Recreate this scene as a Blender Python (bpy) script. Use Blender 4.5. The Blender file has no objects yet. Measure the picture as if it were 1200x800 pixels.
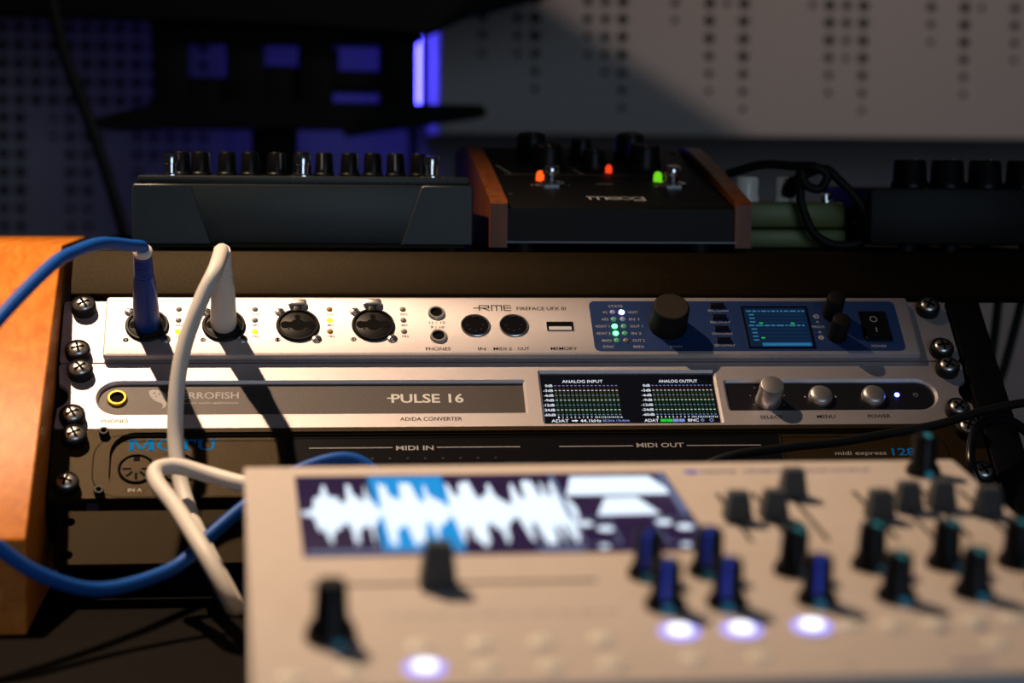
import bpy, math, random
from mathutils import Matrix, Vector
from mathutils.geometry import tessellate_polygon
R = math.radians
rnd = random.Random(7)
scene = bpy.context.scene
COL = scene.collection

# ------------------------------------------------------------------ camera
MM = 0.001
cam_d = bpy.data.cameras.new('camera')
cam = bpy.data.objects.new('camera', cam_d)
COL.objects.link(cam)
scene.camera = cam
yaw, pit, rol = 0.1165025, -0.0815368, 0.0082322
fw = Vector((math.sin(yaw)*math.cos(pit), math.cos(yaw)*math.cos(pit), math.sin(pit)))
rt = Vector((math.cos(yaw), -math.sin(yaw), 0)); up = rt.cross(fw)
r2 = math.cos(rol)*rt + math.sin(rol)*up; u2 = -math.sin(rol)*rt + math.cos(rol)*up
cam.matrix_world = Matrix(((r2.x, u2.x, -fw.x, 0.1060865), (r2.y, u2.y, -fw.y, -1.145238), (r2.z, u2.z, -fw.z, 0.072196), (0, 0, 0, 1)))
cam_d.sensor_width = 36; cam_d.lens = 2479.385*36/1200
cam_d.clip_start = 0.05; cam_d.clip_end = 30
cam_d.dof.use_dof = True
cam_d.dof.focus_distance = 1.118
cam_d.dof.aperture_fstop = 5.2
cam_d.dof.aperture_blades = 9

# ------------------------------------------------------------------ world, lights, exposure
w = bpy.data.worlds.new('dim_studio'); scene.world = w; w.use_nodes = True
bg = w.node_tree.nodes['Background']
bg.inputs[0].default_value = (0.72, 0.68, 0.80, 1); bg.inputs[1].default_value = 0.011
scene.view_settings.view_transform = 'Standard'
scene.view_settings.look = 'None'
scene.view_settings.exposure = 0.0
scene.view_settings.gamma = 1.0
scene.view_settings.use_curve_mapping = False

def lamp(name, kind, loc, target, energy, col, **kw):
    d = bpy.data.lights.new(name, kind); d.energy = energy; d.color = col
    for k, v in kw.items(): setattr(d, k, v)
    o = bpy.data.objects.new(name, d); COL.objects.link(o)
    o.location = Vector(loc)*MM
    o.rotation_euler = (Vector(target)-Vector(loc)).to_track_quat('-Z', 'Y').to_euler()
    return o
KEY = (-190, 20, 850)
lamp('ceiling_spot', 'SPOT', KEY, (40, -230, -60), 60.0, (1.0, 0.695, 0.455), spot_size=R(60), spot_blend=1.0, shadow_soft_size=0.010)
WASH = (640, 250, 420)
lamp('wall_washer_spot', 'SPOT', WASH, (700, 1000, 60), 3.2, (1.0, 0.79, 0.68), spot_size=R(150), spot_blend=0.4, shadow_soft_size=0.0025)
lamp('cool_front_fill', 'AREA', (900, -3200, 450), (300, 0, 0), 12.5, (0.60, 0.78, 1.0), shape='RECTANGLE', size=1.6, size_y=1.2)  # soft cool fill light added behind the camera

# ------------------------------------------------------------------ materials
MATS = {}
def mat(name, col, rough=0.5, metal=0.0, noise=0.0, nscale=400.0, bump=0.0, emit=None, estr=0.0, spec=0.5, coat=0.0, trans=0.0, stint=(1, 1, 1)):
    m = bpy.data.materials.new(name); m.use_nodes = True
    nt = m.node_tree; b = nt.nodes['Principled BSDF']
    b.inputs['Base Color'].default_value = (*col, 1); b.inputs['Roughness'].default_value = rough
    b.inputs['Metallic'].default_value = metal; b.inputs['Specular IOR Level'].default_value = spec
    b.inputs['Specular Tint'].default_value = (*stint, 1)
    b.inputs['Coat Weight'].default_value = coat
    b.inputs['Transmission Weight'].default_value = trans
    if emit: b.inputs['Emission Color'].default_value = (*emit, 1); b.inputs['Emission Strength'].default_value = estr
    if noise > 0 or bump > 0:
        tc = nt.nodes.new('ShaderNodeTexCoord')
        n = nt.nodes.new('ShaderNodeTexNoise'); n.inputs['Scale'].default_value = nscale; n.inputs['Detail'].default_value = 3
        nt.links.new(tc.outputs['Object'], n.inputs['Vector'])
        if noise > 0:
            r = nt.nodes.new('ShaderNodeValToRGB')
            r.color_ramp.elements[0].position = 0.3; r.color_ramp.elements[1].position = 0.7
            r.color_ramp.elements[0].color = (*[c*(1-noise) for c in col], 1)
            r.color_ramp.elements[1].color = (*[min(1, c*(1+noise)) for c in col], 1)
            nt.links.new(n.outputs['Fac'], r.inputs['Fac']); nt.links.new(r.outputs['Color'], b.inputs['Base Color'])
        if bump > 0:
            bp = nt.nodes.new('ShaderNodeBump'); bp.inputs['Strength'].default_value = bump; bp.inputs['Distance'].default_value = 0.0003
            nt.links.new(n.outputs['Fac'], bp.inputs['Height']); nt.links.new(bp.outputs['Normal'], b.inputs['Normal'])
    MATS[name] = m
    return m
def wood(name, c1, c2, axis, rough=0.42):
    m = bpy.data.materials.new(name); m.use_nodes = True
    nt = m.node_tree; b = nt.nodes['Principled BSDF']
    tc = nt.nodes.new('ShaderNodeTexCoord'); mp = nt.nodes.new('ShaderNodeMapping')
    s = [60, 60, 60]; s[axis] = 5; mp.inputs['Scale'].default_value = s
    n = nt.nodes.new('ShaderNodeTexNoise'); n.inputs['Scale'].default_value = 3.0; n.inputs['Detail'].default_value = 6; n.inputs['Distortion'].default_value = 0.6
    r = nt.nodes.new('ShaderNodeValToRGB'); r.color_ramp.elements[0].position = 0.3; r.color_ramp.elements[1].position = 0.7
    r.color_ramp.elements[0].color = (*c1, 1); r.color_ramp.elements[1].color = (*c2, 1)
    L = nt.links.new
    L(tc.outputs['Object'], mp.inputs['Vector']); L(mp.outputs[0], n.inputs['Vector']); L(n.outputs['Fac'], r.inputs['Fac']); L(r.outputs[0], b.inputs['Base Color'])
    b.inputs['Roughness'].default_value = rough; b.inputs['Specular IOR Level'].default_value = 0.22
    bp = nt.nodes.new('ShaderNodeBump'); bp.inputs['Strength'].default_value = 0.25; bp.inputs['Distance'].default_value = 0.0003
    L(n.outputs['Fac'], bp.inputs['Height']); L(bp.outputs[0], b.inputs['Normal'])
    MATS[name] = m
    return m
SILVER = mat('silver_anodised', (0.64, 0.595, 0.61), 0.48, 0.72, 0.20, 2600, 0.45)
SILVER2 = mat('silver_knob', (0.66, 0.64, 0.63), 0.40, 0.9, 0.12, 2600, 0.2)
SCREWSTEEL = mat('zinc_screw', (0.72, 0.72, 0.70), 0.34, 1.0)
DULLSTEEL = mat('dull_steel', (0.10, 0.11, 0.12), 0.45, 0.8)
CHROME = mat('chrome', (0.75, 0.75, 0.76), 0.14, 1.0)
BRASS = mat('gold_ring', (0.85, 0.55, 0.08), 0.22, 1.0)
BLACKMETAL = mat('black_anodised', (0.026, 0.0165, 0.007), 0.44, 0.0, 0.5, 2200, 0.6, spec=0.20, stint=(1, .76, .42))
BLACKPAINT = mat('black_textured_paint', (0.011, 0.007, 0.003), 0.46, 0.0, 0.5, 1800, 0.7, spec=0.10, stint=(1, .76, .40))
GREYINLAY = mat('dark_grey_inlay', (0.075, 0.066, 0.064), 0.50, 0.3, 0.35, 2200, 0.45)
DARKINLAY = mat('black_inlay', (0.012, 0.012, 0.016), 0.35, 0.0, 0.3, 2200, 0.2)
BLUEINLAY = mat('blue_inlay', (0.014, 0.044, 0.160), 0.42, 0.0, 0.25, 2400, 0.3)
RUBBER = mat('black_rubber', (0.007, 0.007, 0.007), 0.55, 0.0, spec=0.22)
PLASTIC = mat('black_plastic', (0.005, 0.005, 0.006), 0.38, spec=0.22)
GLOSSBLACK = mat('gloss_black', (0.006, 0.006, 0.008), 0.22)
HOLE = mat('dark_opening', (0.002, 0.002, 0.002), 0.8, spec=0.1)
JACKGREY = mat('jack_grey', (0.012, 0.011, 0.010), 0.5, spec=0.3)
KNOBTOP = mat('knob_top', (0.030, 0.023, 0.016), 0.6, spec=0.2)
INKBLACK = mat('black_print', (0.006, 0.006, 0.007), 0.9, spec=0.0)
INKWHITE = mat('white_print', (0.75, 0.74, 0.72), 0.6)
INKGREY = mat('grey_print', (0.42, 0.41, 0.41), 0.6)
INKBLUE = mat('blue_print', (0.0, 0.22, 0.66), 0.9, spec=0.05)
INKNAVY = mat('navy_print', (0.008, 0.035, 0.25), 0.8, spec=0.1)
LEDGREY = mat('led_off', (0.22, 0.21, 0.19), 0.35)
def glow(name, c, s): return mat(name, (0.006, 0.006, 0.006), 0.5, emit=c, estr=s, spec=0.08)
LEDYEL = glow('led_yellow', (0.75, 0.95, 0.02), 1.6)
LEDAMB = mat('led_amber_dim', (0.45, 0.22, 0.03), 0.4)
LEDBLUE = glow('led_blue', (0.10, 0.16, 1.0), 14.0)
LEDBLUEWHITE = glow('led_blue_core', (0.55, 0.65, 1.0), 9.0)
LEDGREEN = glow('led_green', (0.06, 1.0, 0.14), 9.0)
LEDGREENDIM = mat('led_green_dim', (0.12, 0.30, 0.20), 0.4, emit=(0.1, 0.8, 0.4), estr=0.12)
LEDLILAC = mat('led_lilac_dim', (0.30, 0.28, 0.42), 0.4, emit=(0.4, 0.4, 0.9), estr=0.12)
LEDRED = glow('led_red', (1.0, 0.05, 0.01), 1.2)
LEDORANGE = glow('led_orange', (1.0, 0.10, 0.01), 1.5)
LEDLIME = glow('led_lime', (0.20, 0.85, 0.02), 0.8)
SCRBLACK = mat('screen_black', (0.004, 0.004, 0.006), 0.18, emit=(0.006, 0.007, 0.012), estr=0.3, spec=0.2)
SCRGREEN = glow('screen_green', (0.006, 0.10, 0.018), 0.22)
SCRRED = glow('screen_red', (0.12, 0.02, 0.03), 0.12)
SCRLIME = glow('screen_lime', (0.07, 0.12, 0.02), 0.2)
SCRWHITE = glow('screen_white', (0.85, 0.90, 1.0), 0.85)
SCRBLUEWHITE = glow('screen_pale_blue', (0.30, 0.42, 0.95), 0.65)
SCRBRIGHTGREEN = glow('screen_bright_green', (0.01, 0.75, 0.03), 0.8)
LCDBASE = glow('lcd_base', (0.003, 0.022, 0.075), 0.5)
LCDCYAN = glow('lcd_cyan', (0.06, 0.36, 0.60), 0.40)
LCDTICK = glow('lcd_tick', (0.01, 0.10, 0.24), 0.4)
LCDBAR = glow('lcd_bar', (0.012, 0.20, 0.55), 0.55)
TSCREEN = mat('touch_screen', (0.005, 0.004, 0.008), 0.2, emit=(0.030, 0.014, 0.055), estr=0.8)
TWHITE = glow('touch_white', (0.76, 0.87, 1.0), 1.25)
TCYAN = glow('touch_cyan', (0.004, 0.33, 0.80), 0.9)
TGREY = glow('touch_grey', (0.16, 0.20, 0.36), 0.8)
BTNCORE = glow('button_lit_core', (0.92, 0.94, 1.0), 2.2)
BTNHALO = glow('button_painted_halo', (0.36, 0.33, 1.0), 1.5)  # emissive ring painting the blurred halo around lit buttons
CREAM = mat('cream_panel', (0.68, 0.61, 0.56), 0.5, 0.0, 0.03, 120)
CREAMBTN = mat('cream_button', (0.90, 0.87, 0.76), 0.45)
SLOTGREY = mat('fader_slot', (0.06, 0.05, 0.035), 0.8, spec=0.1)
PTRCYAN = mat('cyan_pointer', (0.03, 0.46, 0.68), 0.45)
PTRBLUE = mat('blue_pointer', (0.01, 0.07, 0.80), 0.4)
FADERCAP = mat('fader_cap', (0.012, 0.020, 0.027), 0.45)
CORDBLUE = mat('blue_cord', (0.003, 0.095, 0.46), 0.5, spec=0.25)
BOOTBLUE = mat('blue_boot', (0.004, 0.05, 0.34), 0.35)
CORDWHITE = mat('white_cord', (0.80, 0.78, 0.73), 0.5)
BOOTWHITE = mat('white_boot', (0.85, 0.83, 0.79), 0.42)
PEDALGREY = mat('slate_pedal_paint', (0.016, 0.027, 0.029), 0.45, 0.1, 0.15, 1200, 0.25)
PEDALBLACK = mat('black_pedal_paint', (0.005, 0.005, 0.005), 0.5, 0.0, 0.3, 1200, 0.3, spec=0.2)
PEDALGREEN = mat('green_pedal_paint', (0.12, 0.155, 0.045), 0.45, 0.1, 0.1, 800, 0.2)
CLEARKNOB = mat('frosted_knob', (0.92, 0.88, 0.78), 0.22, 0.0)
BOREDARK = mat('bore_painted_shade', (0.03, 0.028, 0.026), 0.9, spec=0.1)  # bores of the pale board coloured dark, shade put into the colour
VOIDBLACK = mat('matt_black_metal', (0.003, 0.003, 0.003), 0.7, spec=0.12)
WALLPAINT = mat('pale_grey_board', (0.44, 0.39, 0.36), 0.75, 0.0, 0.05, 300, 0.1)
WALLDARK = mat('grey_wall_paint', (0.30, 0.275, 0.27), 0.85, 0.0, 0.06, 60, 0.1)
FELT = mat('black_desk_laminate', (0.0035, 0.0028, 0.0022), 0.8, 0.0, 0.3, 300, 0.1, spec=0.08)
FLOORMAT = mat('dark_floor', (0.03, 0.028, 0.026), 0.7, 0.0, 0.2, 30)
LEDSTRIP = glow('blue_led_tube', (0.06, 0.052, 1.0), 24.0)
OAK = wood('oiled_oak', (0.60, 0.165, 0.014), (0.78, 0.27, 0.034), 1)
MAHOG = wood('mahogany', (0.16, 0.045, 0.012), (0.27, 0.085, 0.025), 1, 0.35)

# ------------------------------------------------------------------ mesh builder (millimetres)
class MB:
    def __init__(s): s.v = []; s.f = []
    def add(s, vs, fs):
        o = len(s.v); s.v += [tuple(p) for p in vs]; s.f += [tuple(i+o for i in f) for f in fs]; return s
    def loops(s, rings, cap0=True, cap1=True, close=True):
        n = len(rings[0]); vs = [p for r in rings for p in r]; fs = []
        for k in range(len(rings)-1):
            for i in range(n if close else n-1):
                j = (i+1) % n
                fs.append((k*n+i, k*n+j, (k+1)*n+j, (k+1)*n+i))
        if cap0: fs.append(tuple(reversed(range(n))))
        if cap1: fs.append(tuple(range((len(rings)-1)*n, len(rings)*n)))
        return s.add(vs, fs)
    def box(s, x0, x1, y0, y1, z0, z1, bev=0.0):
        if bev <= 0:
            P = lambda z: [(x0, y0, z), (x1, y0, z), (x1, y1, z), (x0, y1, z)]
            return s.loops([P(z0), P(z1)])
        b = min(bev, (x1-x0)*.45, (y1-y0)*.45, (z1-z0)*.45)
        rr = lambda i, z: [(x, y, z) for x, y in rrect(x0+i, x1-i, y0+i, y1-i, max(b-i, 0.02), 2)]
        return s.loops([rr(b, z0), rr(b*.3, z0+b*.3), rr(0, z0+b), rr(0, z1-b), rr(b*.3, z1-b*.3), rr(b, z1)])
    def prism(s, poly, z0, z1, bev=0.0, inset=None):
        if bev > 0:
            return s.loops([[(x, y, z0) for x, y in poly], [(x, y, z1-bev) for x, y in poly], [(x, y, z1) for x, y in shrink(poly, bev)]])
        return s.loops([[(x, y, z0) for x, y in poly], [(x, y, z1) for x, y in poly]])
    def lathe(s, prof, seg=32, c=(0, 0), cap0=True, cap1=True):
        rings = [[(c[0]+r*math.cos(2*math.pi*i/seg), c[1]+r*math.sin(2*math.pi*i/seg), z) for i in range(seg)] for r, z in prof]
        return s.loops(rings, cap0, cap1)
    def tube(s, pts, rad, seg=14, caps=True):
        pts = [Vector(p) for p in pts]; n = len(pts)
        rads = rad if isinstance(rad, (list, tuple)) else [rad]*n
        rings = []; prev = None
        for i, p in enumerate(pts):
            t = (pts[min(i+1, n-1)]-pts[max(i-1, 0)]).normalized()
            if prev is None:
                a = Vector((0, 0, 1)) if abs(t.z) < .9 else Vector((1, 0, 0))
                nx = t.cross(a).normalized()
            else:
                nx = (prev - t*prev.dot(t)).normalized()
            prev = nx; ny = t.cross(nx)
            rings.append([tuple(p+nx*rads[i]*math.cos(2*math.pi*k/seg)+ny*rads[i]*math.sin(2*math.pi*k/seg)) for k in range(seg)])
        return s.loops(rings, caps, caps)
    def plate(s, outer, holes, z0, z1, cham=0.0):
        """a plate with cut-outs: top face, outer wall, hole walls down to z0"""
        polys = [[Vector((x, y, 0)) for x, y in outer]]+[[Vector((x, y, 0)) for x, y in h] for h in holes]
        flat = [p for q in polys for p in q]
        tris = tessellate_polygon(polys)
        vs = [(p.x, p.y, z1) for p in flat]; fs = []
        for a, b, c in tris:
            A, B, C = flat[a], flat[b], flat[c]
            cr = (B.x-A.x)*(C.y-A.y)-(B.y-A.y)*(C.x-A.x)
            fs.append((a, b, c) if cr > 0 else (a, c, b))
        s.add(vs, fs)
        for k, q in enumerate(polys):
            n = len(q); ccw = area([(p.x, p.y) for p in q]) > 0
            if k and cham > 0:
                ins = shrink([(p.x, p.y) for p in q], cham)
                lv = [[(x, y, z0) for x, y in ins], [(x, y, z1-cham) for x, y in ins], [(p.x, p.y, z1) for p in q]]
            else:
                lv = [[(p.x, p.y, z0) for p in q], [(p.x, p.y, z1) for p in q]]
            vs = [p for l in lv for p in l]
            fs = []
            for m in range(len(lv)-1):
                for i in range(n):
                    j = (i+1) % n
                    f = (m*n+i, m*n+j, (m+1)*n+j, (m+1)*n+i)
                    if (k == 0) != ccw: f = tuple(reversed(f))
                    fs.append(f)
            s.add(vs, fs)
        return s
    def mesh(s, name):
        me = bpy.data.meshes.new(name)
        me.from_pydata([(x*MM, y*MM, z*MM) for x, y, z in s.v], [], s.f)
        me.update()
        for p in me.polygons: p.use_smooth = True
        me.set_sharp_from_angle(angle=R(38))
        return me
def area(q): return sum(q[i][0]*q[(i+1) % len(q)][1]-q[(i+1) % len(q)][0]*q[i][1] for i in range(len(q)))/2
def rrect(x0, x1, y0, y1, r, seg=6, rs=None):
    """counter-clockwise rounded rectangle; rs = radii of (x0y0, x1y0, x1y1, x0y1)"""
    rs = rs or (r, r, r, r); out = []
    for (cx, cy, sx, sy, a0), q in zip(((x0, y0, 1, 1, 180), (x1, y0, -1, 1, 270), (x1, y1, -1, -1, 0), (x0, y1, 1, -1, 90)), rs):
        q = max(q, 0.01); n = seg
        for k in range(n+1):
            a = R(a0+90*k/n)
            out.append((cx+sx*q+q*math.cos(a), cy+sy*q+q*math.sin(a)))
    return out
def shrink(poly, d):
    n = len(poly); out = []; sg = 1 if area(poly) > 0 else -1
    for i in range(n):
        a, b, c = Vector(poly[i-1]), Vector(poly[i]), Vector(poly[(i+1) % n])
        e1 = (b-a); e2 = (c-b)
        if e1.length < 1e-6 or e2.length < 1e-6: out.append(tuple(b)); continue
        e1.normalize(); e2.normalize()
        n1 = Vector((-e1.y, e1.x))*sg; n2 = Vector((-e2.y, e2.x))*sg
        m = n1+n2; m = m/max(m.length_squared, 0.3)*2
        out.append(tuple(b+m*d))
    return out
def circ(cx, cy, r, n=24, a0=0): return [(cx+r*math.cos(2*math.pi*i/n+a0), cy+r*math.sin(2*math.pi*i/n+a0)) for i in range(n)]
def smooth(pts, sub=8):
    P = [Vector(p) for p in pts]; out = []
    P = [2*P[0]-P[1]]+P+[2*P[-1]-P[-2]]
    for i in range(1, len(P)-2):
        for k in range(sub):
            t = k/sub; a, b, c, d = P[i-1], P[i], P[i+1], P[i+2]
            out.append(0.5*((2*b)+(c-a)*t+(2*a-5*b+4*c-d)*t*t+(3*b-a-3*c+d)*t**3))
    out.append(P[-2])
    return out

# ------------------------------------------------------------------ frames and objects
T_RACK = 0.8156518
WORLD = Matrix.Identity(4)
RACK = Matrix.Rotation(math.pi/2-T_RACK, 4, 'X')          # x along the rack, y up the face, z out of the face
SYN = Matrix.Translation(Vector((97.6, -300, -47.8))*MM) @ Matrix.Rotation(R(1.2), 4, 'Z') @ Matrix.Rotation(R(9.3), 4, 'X')
WM = {}
def put(o, parent, M):
    COL.objects.link(o); WM[o.name] = M
    if parent is not None:
        o.parent = parent
        o.matrix_basis = WM[parent.name].inverted() @ M
    else:
        o.matrix_basis = M
    return o
def part(name, geo, m, parent=None, F=WORLD, at=(0, 0, 0), label=None, rot=None):
    me = geo.mesh(name) if isinstance(geo, MB) else geo
    if len(me.materials) == 0: me.materials.append(m)
    elif me.materials[0] != m:
        me = me.copy(); me.materials[0] = m
    o = bpy.data.objects.new(name, me)
    M = F @ Matrix.Translation(Vector(at)*MM)
    if rot is not None: M = M @ rot
    put(o, parent, M)
    if label: o['label'] = label
    return o
def thing(name, label, cat, base, F=WORLD, group=None):
    o = bpy.data.objects.new(name, None); o.empty_display_size = 0.02
    p = F @ (Vector(base)*MM)
    put(o, None, Matrix.Translation(p))
    o['label'] = label; o['category'] = cat
    if group: o['group'] = group
    return o
def tag(o, label, cat, group=None):
    o['label'] = label; o['category'] = cat
    if group: o['group'] = group
    return o
def struct(o, label):
    o['kind'] = 'structure'; o['label'] = label
    return o
TXT = {}
def text(s, x0, x1, y0, h, m, parent, F, z, bold=0.012, name='lettering', align=None):
    """flat print fitted to x0..x1 (mm), baseline y0, height h"""
    key = (s, bold)
    if key not in TXT:
        cu = bpy.data.curves.new('t', 'FONT'); cu.body = s; cu.offset = bold; cu.resolution_u = 3
        ob = bpy.data.objects.new('t', cu)
        me = bpy.data.meshes.new_from_object(ob)
        vs = [tuple(v.co) for v in me.vertices]; fs = [tuple(p.vertices) for p in me.polygons]
        bpy.data.objects.remove(ob); bpy.data.curves.remove(cu); bpy.data.meshes.remove(me)
        TXT[key] = (vs, fs)
    vs, fs = TXT[key]
    xa = min(v[0] for v in vs); xb = max(v[0] for v in vs); ya = min(v[1] for v in vs); yb = max(v[1] for v in vs)
    sx = (x1-x0)/(xb-xa); sy = h/(yb-ya)
    g = MB().add([((v[0]-xa)*sx, (v[1]-ya)*sy, 0) for v in vs], fs)
    return part(name, g, m, parent, F, (x0, y0, z))
def textc(s, cx, y0, h, m, parent, F, z, wf=0.72, **k):
    wd = len(s)*h*wf
    return text(s, cx-wd/2, cx+wd/2, y0, h, m, parent, F, z, **k)
def stroke(pts, wdt, z=0.0):
    g = MB()
    for a, b in zip(pts[:-1], pts[1:]):
        a, b = Vector(a), Vector(b); d = (b-a).normalized(); n = Vector((-d.y, d.x))*wdt/2; e = d*wdt/2
        q = [a-n-e, b-n+e, b+n+e, a+n-e]
        g.add([(p.x, p.y, z) for p in q], [(0, 1, 2, 3)])
    return g

# ================================================================== ROOM
def perforated(name, label, x0, x1, z0, z1, y, depth, px, pz, ox, oz, rad, side=True):
    """acoustic board with drilled holes: every hole is a real bore"""
    root = thing(name, label, 'acoustic panel', ((x0+x1)/2, y+depth/2, z0))
    F = Matrix.Translation(Vector((0, y, 0))*MM) @ Matrix.Rotation(math.pi/2, 4, 'X')       # x, y = world z, z toward the viewer
    g = MB(); bores = MB(); seg = 16
    i0 = math.floor((x0-ox)/px)-1; i1 = math.ceil((x1-ox)/px)+1; j0 = math.floor((z0-oz)/pz)-1; j1 = math.ceil((z1-oz)/pz)+1
    for i in range(i0, i1+1):
        for j in range(j0, j1+1):
            cx, cz = ox+i*px, oz+j*pz
            a, b, c, d = max(cx-px/2, x0), min(cx+px/2, x1), max(cz-pz/2, z0), min(cz+pz/2, z1)
            if b-a < .01 or d-c < .01: continue
            r = rad(i, j)
            if r <= 0 or cx-r < a+.2 or cx+r > b-.2 or cz-r < c+.2 or cz+r > d-.2:
                g.add([(a, c, 0), (b, c, 0), (b, d, 0), (a, d, 0)], [(0, 1, 2, 3)]); continue
            inner = [(cx+r*math.cos(2*math.pi*k/seg), cz+r*math.sin(2*math.pi*k/seg)) for k in range(seg)]
            outer = []
            for k in range(seg):
                t = 2*math.pi*k/seg; dx, dy = math.cos(t), math.sin(t); m = max(abs(dx), abs(dy))
                ux, uy = dx/m, dy/m
                outer.append((cx+ux*((b-cx) if ux > 0 else (cx-a)), cz+uy*((d-cz) if uy > 0 else (cz-c))))
            vs = [(p[0], p[1], 0) for p in outer]+[(p[0], p[1], 0) for p in inner]+[(p[0], p[1], -18) for p in inner]
            fs = []
            for k in range(seg):
                l = (k+1) % seg
                fs.append((k, l, seg+l, seg+k))
            g.add(vs[:2*seg], fs)
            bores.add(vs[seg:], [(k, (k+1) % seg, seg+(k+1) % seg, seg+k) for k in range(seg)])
    part('board', g, WALLPAINT, root, F)
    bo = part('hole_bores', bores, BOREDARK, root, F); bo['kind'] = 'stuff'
    e = MB()
    dz = -depth
    e.add([(x0, z0, 0), (x1, z0, 0), (x1, z1, 0), (x0, z1, 0), (x0, z0, dz), (x1, z0, dz), (x1, z1, dz), (x0, z1, dz)],
          [(0, 4, 5, 1), (1, 5, 6, 2), (2, 6, 7, 3), (3, 7, 4, 0)])
    part('side', e, WALLPAINT, root, F)
    part('backing', MB().box(x0+1, x1-1, z0+1, z1-1, -22, -18.2), HOLE, root, F)
    return root
ENDR = {0: 183, 2: 182, 3: 148, 6: 182, 7: 165, 8: 131, 11: 216, 13: 149, 14: 233, 15: 131, 19: 231, 20: 149, 21: 182, 22: 131, 26: 199, 28: 148, 29: 233, 31: 182, 34: 131, 37: 165}
def rad_right(i, j):
    if i not in ENDR: return 0
    z = 132+j*17.05; d = z-(ENDR[i]-6)
    if d < 0: return 0
    k = d/17.05
    big = 5.2 if i in (3, 8, 15, 22, 28, 13, 20) else 4.5
    return min(big, 2.9+0.65*k) if k > 0 else 0
perforated('acoustic_panel', 'pale grey acoustic panel with columns of drilled holes, right of the blue glow', 273, 1250, 106, 520, 900, 248, 17.12, 17.05, 314.2, 132, rad_right)
def rad_left(i, j):
    z = 14+j*17.0          # row height before the panel's own scale
    if z > 118: return 5.4
    if i in (0, 1): return 5.7 if z > 40 else 4.9
    if i in (4, 5): return 5.0 if z > 40 else 3.9
    if i == 6: return 2.8 if z > 60 else 0
    if i == 3: return 3.3 if z > 85 else 0
    if i in (8, 9, 10, 11, 12): return 4.8 if z > 70 else (4.2 if i == 8 else 0)
    return 0
perforated('acoustic_panel', 'dark perforated acoustic panel on the left, tinted purple by the blue light', -480, 64.55, -60, 560, 1085, 60, 16.96, 18.54, -161.17, 8.74, rad_left)
struct(part('wall_back', MB().box(-900, 1700, -850, 1400, 0, 40), WALLDARK, None, Matrix.Translation((0, 1.150, 0)) @ Matrix.Rotation(math.pi/2, 4, 'X') @ Matrix.Translation((0, 0, -0.04))), 'plain dim wall behind the acoustic panels')
struct(part('floor', MB().box(-900, 1700, -1700, 1190, -880, -850), FLOORMAT), 'dark studio floor under the desk')

# ================================================================== BACKGROUND STAND, SCREEN, LED
st = thing('equipment_stand', 'black equipment stand silhouetted in front of the blue glow', 'stand', (114, 650, -850))
def bk(x0, x1, z0, z1, y0=640, y1=690, bev=3): return MB().box(x0, x1, y0, y1, z0, z1, bev)
for a, b in ((14, 43.5), (74, 106), (134, 163), (203.5, 233)):
    part('upright', bk(a, b, 118, 196), VOIDBLACK, st)
part('crossbar', bk(12, 235, 175, 215, 636, 694), VOIDBLACK, st)
part('crossbar', bk(150, 216, 135, 153, 644, 682), VOIDBLACK, st)
part('gusset', bk(40, 78, 112, 146, 646, 684), VOIDBLACK, st)
part('gusset', bk(102, 138, 112, 156, 646, 684), VOIDBLACK, st)
part('gusset', bk(158, 168, 150, 172, 646, 684), VOIDBLACK, st)
tray = MB().prism([(-40, 104), (-36, 108), (38.6, 127), (100, 124.5), (282.5, 124), (287, 119), (285, 114), (177, 98), (172, 103.5), (38, 103), (-20, 101)], -60, 60)
part('tray', tray, VOIDBLACK, st, Matrix.Translation(Vector((0, 650, 0))*MM) @ Matrix.Rotation(math.pi/2, 4, 'X'))
part('column', bk(95, 133, -840, 120, 632, 668, 4), VOIDBLACK, st)
part('foot_plate', bk(-60, 290, -850, -840, 500, 800, 4), VOIDBLACK, st)
mon = thing('wide_screen', 'large black wide screen housing at the top, underside slightly curved', 'monitor', (60, 620, 181))
FS = Matrix.Translation(Vector((0, 620, 0))*MM) @ Matrix.Rotation(math.pi/2, 4, 'X')
part('housing', MB().prism([(-420, 195), (-110, 191.6), (28, 189.6), (134, 187), (241.6, 181), (270.4, 195.6), (343, 215), (420, 233), (420, 480), (-420, 480)], -14, 14, 2), VOIDBLACK, mon, FS)
part('bracket', MB().box(95, 133, 634.2, 664, 215.4, 262, 3), VOIDBLACK, mon)
led = thing('led_tube', 'blue LED light tube standing behind the black stand', 'lamp', (254, 985, -848))
part('tube', MB().lathe([(5, 0), (6, 1), (6, 99), (5, 100)], 20), LEDSTRIP, led, WORLD, (254, 985, 118))
part('holder', MB().lathe([(7, 0), (7, 10), (5, 12)], 20), PLASTIC, led, WORLD, (254, 985, 106))
part('pole', MB().lathe([(5, 0), (5, 944)], 16), PLASTIC, led, WORLD, (254, 985, -838))
part('base', MB().lathe([(60, 0), (60, 6), (10, 12)], 24), PLASTIC, led, WORLD, (254, 985, -850))
c = MB().tube(smooth([(-60.2, 560, 203.8), (-54.4, 560, 175.1), (-47.8, 560, 151.3), (-32.1, 560, 108.3), (-15.8, 560, 57.7), (-2.9, 560, 9.9), (10.5, 560, -54.1), (14, 560, -400), (16, 560, -834)]), 5)
tag(part('cable', c, RUBBER), 'black cable hanging down in front of the left perforated panel', 'cable')

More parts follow.
